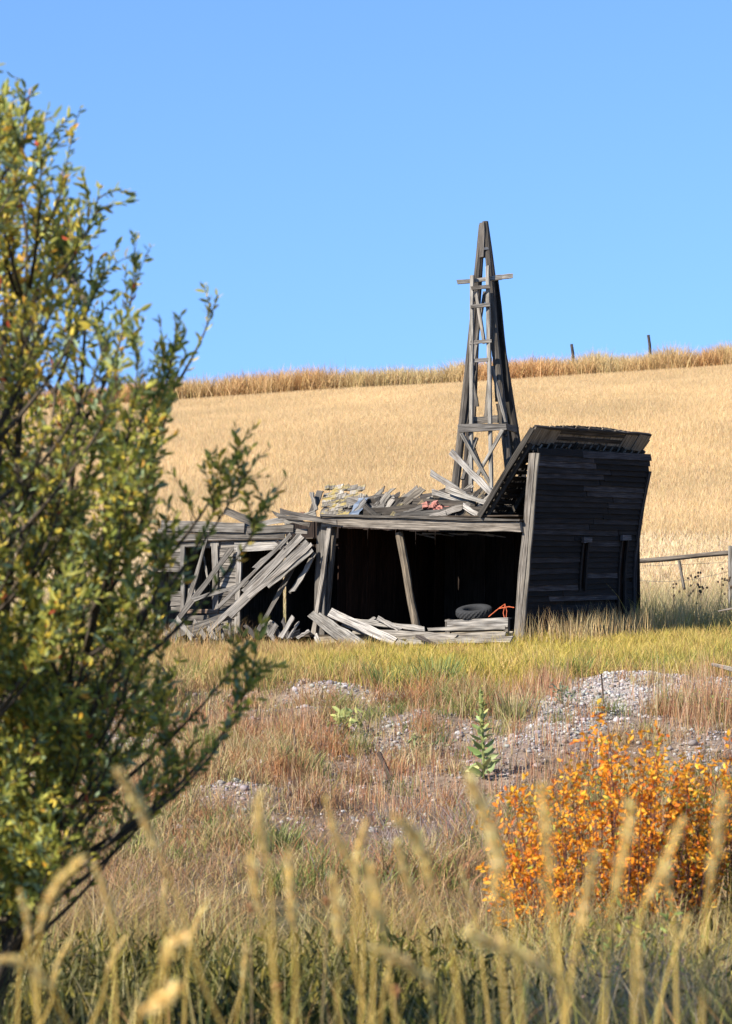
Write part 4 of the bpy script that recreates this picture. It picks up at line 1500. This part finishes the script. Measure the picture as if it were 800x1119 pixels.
# mullein
def mullein(px, ytop, ybot, dd, label):
    x0 = (px - CX) / F_PX * dd
    foot = Vector((x0, dd, float(H(np.array([x0]), np.array([dd]))[0]) - .03))
    top = W(px - 2, ytop, dd)
    o = thing('mullein', label, 'plant', foot)
    pts = [foot.lerp(top, t) + Vector((.012 * math.sin(5 * t), 0, 0)) for t in np.linspace(0, 1, 10)]
    mb = MB()
    mb.tube(pts, [.02, .02, .019, .018, .018, .02, .026, .028, .022, .008], 7, (.26, .28, .09), .12)
    mb.build('stem', M_GRASS, o)
    P, D_, L_ = [], [], []
    hgt = (top - foot).length
    for i in range(46):
        t = (i + .5) / 46
        t = t ** 1.15 * .86
        a = i * 2.4
        P.append(tuple(foot.lerp(top, t)))
        up_ = .35 if t > .2 else (-.25 if i % 3 == 0 else .5)
        D_.append((math.cos(a), math.sin(a), up_ + .5 * t))
        L_.append(.26 * (1 - t) ** .8 + .035)
    c = pick([(.26, .31, .12), (.20, .26, .08), (.38, .38, .14)], [3, 2, 1.5], 46)
    v, f, c = leaves(np.array(P), np.array(D_), np.array(L_), .33, c, .35)
    put('foliage', mesh_np('foliage', v, f, c), M_GRASS, o)
    P, D_ = [], []
    for i in range(170):
        t = .55 + .45 * random.random()
        P.append(tuple(foot.lerp(top, t) + rv(.012)))
        D_.append(tuple((rv(1) + Vector((0, 0, .5))).normalized()))
    v, f, c = leaves(np.array(P), np.array(D_), np.full(170, .035), .6, pick([(.34, .34, .1), (.5, .44, .1)], [2, 1], 170))
    put('flower_spike', mesh_np('flower_spike', v, f, c), M_GRASS, o)


mullein(528, 752, 856, 33.2, 'tall green mullein stalk standing alone on the bank')

# dead stalks and sticks
def stick(pl, r, label, col=(.12, .09, .075), name='dead_stalk', cat='dead stalk'):
    mb = MB()
    n = len(pl)
    mb.tube([W(*p) for p in pl], [r * (1 - .5 * i / (n - 1)) for i in range(n)], 6, col, .15)
    tag(pivot(mb.build(name, M_BARK)), label, cat)


stick([(661, 806, 38.6), (659.5, 780, 38.6), (659, 758, 38.7), (657, 736, 38.7)], .022, 'thin upright dead stalk standing on the gravel mound')
stick([(437, 875, 33), (428, 853, 33.2), (420, 836, 33.4), (414, 822, 33.5)], .05, 'thick dark dead stalk fallen aslant on the stony bank')
stick([(497, 822, 36), (488, 806, 36.2), (480, 795, 36.3), (474, 786, 36.4)], .026, 'dark dead stalk leaning left above the mullein base')
stick([(188, 765, 40), (187, 750, 40), (182, 738, 40), (177, 729, 40)], .03, 'dead stick standing in the orange grass below the left wing')
stick([(323, 852, 33.5), (322, 835, 33.6), (323, 815, 33.7), (321, 796, 33.8)], .025, 'dark dead stalk upright on the slope under the lichened roof')
stick([(350, 790, 39), (352, 770, 39), (353, 752, 39)], .013, 'thin dead stem at the edge of the bare gravel patch')
stick([(638, 800, 38), (634, 785, 38), (631, 768, 38.1)], .012, 'thin leaning dead stem left of the upright stalk on the gravel')
stick([(815, 736, 41), (795, 730, 41.2), (778, 726, 41.4)], .045, 'pale dead branch lying at the right edge of the meadow', (.42, .38, .34), 'fallen_branch', 'branch')
stick([(835, 690, 50), (805, 664, 50.3), (785, 668, 50.5)], .03, 'bent dead limb in the shaded grass at the right edge', (.3, .27, .24), 'fallen_branch', 'branch')

# dried flower weeds by the fence
GW = 'dried weeds with dark heads by the rail fence'
for i in range(9):
    px = random.choice([random.uniform(752, 796), random.uniform(735, 800)])
    dd = random.uniform(57.5, 59.5)
    x0 = (px - CX) / F_PX * dd
    foot = Vector((x0, dd, float(H(np.array([x0]), np.array([dd]))[0])))
    top = W(px + random.uniform(-4, 4), random.uniform(618, 640), dd)
    o = thing('dried_weed', 'dried thistle stem with small dark heads below the rail fence', 'weed', foot, GW)
    mb = MB()
    mb.tube([foot, foot.lerp(top, .5) + rv(.01), top], [.008, .006, .004], 4, (.2, .15, .1))
    brs = [top]
    for j in range(4):
        a = foot.lerp(top, random.uniform(.5, .85))
        b = a + Vector((random.uniform(-.14, .14), random.uniform(-.1, .1), random.uniform(.08, .25)))
        mb.tube([a, b], [.004, .003], 4, (.2, .15, .1))
        brs.append(b)
    mb.build('stem', M_BARK, o)
    for b in brs:
        m2 = MB()
        m2.tube([b + Vector((0, 0, z_)) for z_ in (-.025, -.01, .012, .03)], [.008, .024, .026, .012], 6, (.16, .12, .09), .2)
        m2.build('flower_head', M_BARK, o)

# ------------------------------------------------------------------ out of focus grass stalks close to the lens
def seed_stalk(pl, dd, headlen, label, fat=1.0, group=None):
    """pl: tip first, down to below the frame"""
    P = [W(x, y, dd + .05 * i) for i, (x, y) in enumerate(pl)]
    # smooth the path
    pts = []
    n = len(P)
    for i in range(n - 1):
        p0, p1, p2, p3 = P[max(0, i - 1)], P[i], P[i + 1], P[min(n - 1, i + 2)]
        for t in np.linspace(0, 1, 7)[:-1]:
            pts.append(.5 * ((2 * p1) + (p2 - p0) * t + (2 * p0 - 5 * p1 + 4 * p2 - p3) * t * t + (3 * p1 - p0 - 3 * p2 + p3) * t ** 3))
    pts.append(P[-1])
    e = pts[-1]
    gz_ = float(H(np.array([e.x]), np.array([e.y]))[0])
    dirn = (pts[-1] - pts[-3]).normalized()
    gr = Vector((e.x + dirn.x * (e.z - gz_) * .35, e.y, gz_))
    pts += [e.lerp(gr, .5), gr]
    o = thing('grass_stalk', label, 'grass stalk', gr, group)
    mb = MB()
    m_ = len(pts)
    mb.tube(pts, [.0016 + .0014 * i / m_ for i in range(m_)], 5, (.84, .61, .18))
    mb.build('stalk', M_SEED, o)
    acc, P_, D_ = 0, [], []
    core, rad, ac = [], [], 0
    for a, b in zip(pts[:-1], pts[1:]):
        if ac > headlen: break
        q = ac / headlen
        core.append(a)
        rad.append(.0010 + .0026 * fat * (math.sin(math.pi * min(1, .05 + .90 * q ** .8)) ** .8) * random.uniform(.75, 1.2))
        ac += (b - a).length
    hm = MB()
    hm.tube(core, rad, 7, (.86, .70, .36), .25)
    hv = np.array([tuple(v) for v in hm.v])
    hq = np.array([f for f in hm.f if len(f) == 4])
    hc = np.repeat(np.array([(.92, .69, .27)]), len(hv), axis=0) * RNG.uniform(.8, 1.12, (len(hv), 1))
    for a, b in zip(pts[:-1], pts[1:]):
        l = (b - a).length
        if acc > headlen: break
        k = max(1, int(l / .0009))
        for j in range(k):
            s = acc + l * j / k
            if s > headlen: break
            q = s / headlen
            wd = math.sin(math.pi * min(1, .12 + .86 * q)) ** .7
            dr = ((a - b).normalized() * 1.0 + rv(.33)).normalized()
            P_.append(tuple(a.lerp(b, j / k) + rv(.0050 * wd * fat)))
            D_.append(tuple(dr))
        acc += l
    nn_ = len(P_)
    c = pick([(.92, .68, .27), (.88, .62, .22), (.94, .76, .38), (.72, .48, .14)], [3, 2, 2, 1], nn_)
    v, f, c = leaves(np.array(P_), np.array(D_), RNG.uniform(.011, .020, nn_) * fat, .36, c)
    v, f, c = merge([(v, f, c), (hv, [hq], hc)])
    put('seed_head', mesh_np('seed_head', v, f, np.clip(c, 0, 1)), M_SEED, o)


GS = 'blurred pale grass stalks close in front'
stalks = [
    ([(129, 845), (148, 882), (172, 935), (196, 1000), (222, 1070), (242, 1125)], 4.6, .19, 1.0, 'long pale grass stalk leaning left, its head highest at the left beside the willow'),
    ([(284, 868), (288, 905), (296, 960), (302, 1040), (306, 1125)], 4.4, .16, .9, 'upright pale grass stalk with the tallest head left of the middle'),
    ([(274, 935), (284, 985), (296, 1050), (308, 1125)], 4.5, .13, .9, 'pale grass stalk just left of the tall upright one and lower'),
    ([(316, 930), (321, 980), (322, 1050), (324, 1125)], 4.9, .17, .9, 'pale grass stalk right of the tall upright one'),
    ([(363, 958), (367, 1010), (368, 1070), (372, 1125)], 4.8, .16, .9, 'straight pale grass stalk with a low narrow head near the middle'),
    ([(356, 872), (372, 915), (388, 965), (392, 1040), (396, 1125)], 5.2, .18, .8, 'pale grass stalk near the middle bending left at its tip'),
    ([(400, 900), (392, 935), (388, 990), (392, 1060), (404, 1125)], 5.2, .16, .9, 'pale grass stalk near the middle bending right at its tip'),
    ([(405, 948), (416, 990), (424, 1050), (434, 1125)], 4.8, .16, .9, 'pale grass stalk right of the middle leaning slightly left'),
    ([(433, 893), (456, 925), (478, 975), (494, 1040), (504, 1125)], 4.4, .18, 1.0, 'stout pale grass stalk arching left above the dark thicket'),
    ([(434, 920), (448, 965), (462, 1015), (470, 1125)], 5.0, .15, .8, 'thin pale grass stalk behind the stout arching one'),
    ([(514, 850), (530, 895), (552, 960), (566, 1040), (572, 1125)], 4.0, .2, 1.0, 'blurry grass stalk arching left in front of the orange shrub, farthest left there'),
    ([(592, 860), (598, 910), (606, 980), (612, 1060), (618, 1125)], 4.1, .18, .9, 'blurry grass stalk standing before the middle of the orange shrub'),
    ([(650, 935), (640, 985), (628, 1050), (622, 1125)], 4.2, .17, .9, 'blurry grass stalk leaning right before the orange shrub'),
    ([(690, 880), (680, 930), (668, 1000), (664, 1125)], 4.1, .18, .9, 'tallest blurry grass stalk before the right half of the orange shrub'),
    ([(745, 900), (722, 950), (700, 1010), (690, 1125)], 4.3, .18, .8, 'blurry grass stalk bowing far right before the orange shrub'),
    ([(790, 872), (784, 920), (776, 985), (770, 1060), (768, 1125)], 4.2, .18, .9, 'blurry grass stalk nearest the right edge, before the yellow shrub'),
    ([(540, 905), (545, 960), (550, 1030), (556, 1125)], 4.3, .16, .8, 'faint grass stalk left of the middle of the orange shrub'),
    ([(88, 940), (64, 965), (48, 1010), (42, 1060), (40, 1125)], 4.5, .2, .9, 'pale grass stalk curling over to the right at the lower left corner'),
    ([(0, 1048), (28, 1052), (52, 1072), (66, 1100), (74, 1125)], 4.3, .16, .9, 'pale grass stalk drooping to the left edge at the bottom corner'),
    ([(202, 1022), (184, 1034), (174, 1060), (168, 1090), (165, 1130)], 4.3, .12, 1.1, 'short pale grass stalk with a hooked head at lower left'),
    ([(196, 1080), (178, 1092), (158, 1110), (146, 1130)], 4.1, .14, 1.2, 'pale grass head lying over at the bottom edge, lower left'),
    ([(512, 1022), (552, 1036), (600, 1062), (640, 1100), (660, 1130)], 4.0, .2, 1.0, 'pale grass stalk bowed nearly flat to the left at the bottom below the shrub'),
    ([(410, 1038), (440, 1052), (476, 1080), (500, 1130)], 4.1, .16, 1.0, 'pale grass stalk bowed to the left at the bottom near the middle'),
]
for pl, dd, hl, ft, lb in stalks:
    pl = [pl[0]] + [(x_ + random.uniform(-5, 5), y_) for x_, y_ in pl[1:]]
    seed_stalk(pl, dd, hl, lb, ft, GS)

for i in range(16):
    px = random.choice([random.uniform(255, 440), random.uniform(20, 260), random.uniform(440, 800)])
    yt = random.uniform(940, 1040)
    b_ = random.uniform(-38, 38)
    pl = [(px, yt), (px + b_ * .45 + random.uniform(-4, 4), yt + 32), (px + b_ * .8, yt + 70), (px + b_ * 1.15 + random.uniform(-6, 6), 1125)]
    seed_stalk(pl, random.uniform(5.2, 7.0), random.uniform(.10, .17), 'thin pale grass stalk with a slight head, low among the taller blurred stalks', random.uniform(.55, .8), 'thin blurred grass stalks low in front')

# tangle of thin pale twigs at the lower right
tb = thing('dry_twig_tangle', 'tangle of thin pale dry twigs with a few pinkish leaves at the bottom right', 'twigs', Vector(((720 - CX) / F_PX * 14, 14, float(H(np.array([1.6]), np.array([14.0]))[0]))))
mb = MB()
P_, D_ = [], []
for i in range(120):
    px = random.uniform(570, 830)
    dd = random.uniform(13.2, 15)
    x0 = (px - CX) / F_PX * dd
    a = Vector((x0, dd, float(H(np.array([x0]), np.array([dd]))[0])))
    b = W(px + random.uniform(-90, 90), random.uniform(1000, 1110), dd + random.uniform(-.3, .3))
    pts = bez(a, a.lerp(b, .5) + Vector((random.uniform(-.1, .1), 0, random.uniform(.1, .3))), b, 9)
    mb.tube(pts, [.0045 - .003 * j / 8 for j in range(9)], 4, vary((.56, .48, .36), .25))
    for j in range(2):
        P_.append(tuple(pts[random.randint(4, 8)])); D_.append(tuple(rv().normalized()))
mb.build('stems', M_BARK, tb)
v, f, c = leaves(np.array(P_), np.array(D_), RNG.uniform(.02, .045, len(P_)), .5, pick([(.55, .3, .22), (.5, .42, .1), (.3, .34, .1), (.6, .36, .1)], [2, 2, 2, 1], len(P_)))
put('foliage', mesh_np('foliage', v, f, c), M_OLEAF, tb)
# rusty dried flower heads
for (px, py, dd, lb) in ((359, 985, 8.5, 'round brown dried flower head left of the middle above the dark thicket'), (432, 1082, 8.0, 'rust brown dried flower head near the bottom right of the middle'), (304, 1078, 9, 'small tan dried flower head at the bottom between the upright stalks'), (274, 992, 9, 'small brown dried flower head behind the upright stalks at left')):
    x0 = (px - CX) / F_PX * dd
    foot = Vector((x0, dd, float(H(np.array([x0]), np.array([dd]))[0])))
    top = W(px, py, dd)
    o = thing('dried_flower', lb, 'flower', foot)
    mb = MB()
    mb.tube([foot, foot.lerp(top, .5) + rv(.02), top], [.003, .0025, .002], 5, (.36, .24, .12))
    mb.build('stem', M_SEED, o)
    P_ = [tuple(top + rv(.006)) for _ in range(60)]
    D_ = [tuple(rv().normalized()) for _ in range(60)]
    v, f, c = leaves(np.array(P_), np.array(D_), np.full(60, .018), .4, pick([(.34, .15, .06), (.42, .22, .1)], [1, 1], 60))
    put('flower_head', mesh_np('flower_head', v, f, c), M_SEED, o)

# ------------------------------------------------------------------ light, sky, camera
SUN_AZ = Vector((-.82, -.57, 0)).normalized()
EL = math.radians(37)
sdir = SUN_AZ * math.cos(EL) + Vector((0, 0, math.sin(EL)))
sl = bpy.data.lights.new('sun', 'SUN')
sl.energy = 4.9
sl.angle = math.radians(.5)
sl.color = (1, .955, .88)
so = bpy.data.objects.new('sun', sl)
so.rotation_euler = (-sdir).to_track_quat('-Z', 'Y').to_euler()
so.location = (-30, -20, 60)
COL.objects.link(so)
w = bpy.data.worlds.new('World')
S.world = w
w.use_nodes = True
nt = w.node_tree
bg = nt.nodes['Background']
sky = nt.nodes.new('ShaderNodeTexSky')
sky.sky_type = 'NISHITA'
sky.sun_disc = False
sky.sun_elevation = EL
sky.sun_rotation = math.atan2(SUN_AZ.x, SUN_AZ.y)
sky.altitude = 2200
sky.air_density = 1.0
sky.dust_density = .15
sky.ozone_density = 3.0
tc = nt.nodes.new('ShaderNodeTexCoord')
ad = nt.nodes.new('ShaderNodeVectorMath')
ad.operation = 'MULTIPLY_ADD'
ad.inputs[1].default_value = (1, 1, .7)
ad.inputs[2].default_value = (0, 0, .19)
nm = nt.nodes.new('ShaderNodeVectorMath')
nm.operation = 'NORMALIZE'
nt.links.new(tc.outputs['Generated'], ad.inputs[0])
nt.links.new(ad.outputs[0], nm.inputs[0])
nt.links.new(nm.outputs[0], sky.inputs['Vector'])
hs = nt.nodes.new('ShaderNodeHueSaturation')
hs.inputs['Hue'].default_value = .502
hs.inputs['Saturation'].default_value = 1.12
nt.links.new(sky.outputs[0], hs.inputs['Color'])
nt.links.new(hs.outputs[0], bg.inputs['Color'])
bg.inputs['Strength'].default_value = .135

cam = bpy.data.cameras.new('camera')
cam.sensor_fit = 'AUTO'
cam.sensor_width = 36
cam.lens = 36 * F_PX / 1119
cam.shift_y = (HOR - 559.5) / 1119
cam.clip_start = .1
cam.clip_end = 6000
cam.dof.use_dof = True
cam.dof.focus_distance = 52
cam.dof.aperture_fstop = 4.6
co = bpy.data.objects.new('camera', cam)
co.rotation_euler = (math.pi / 2, 0, 0)
COL.objects.link(co)
S.camera = co
S.render.resolution_x, S.render.resolution_y = 732, 1024
S.view_settings.view_transform = 'Standard'
S.view_settings.look = 'None'
S.view_settings.exposure = 1.14
S.view_settings.gamma = 1
S.cycles.use_denoising = True
S.cycles.max_bounces = 6
S.cycles.transparent_max_bounces = 4
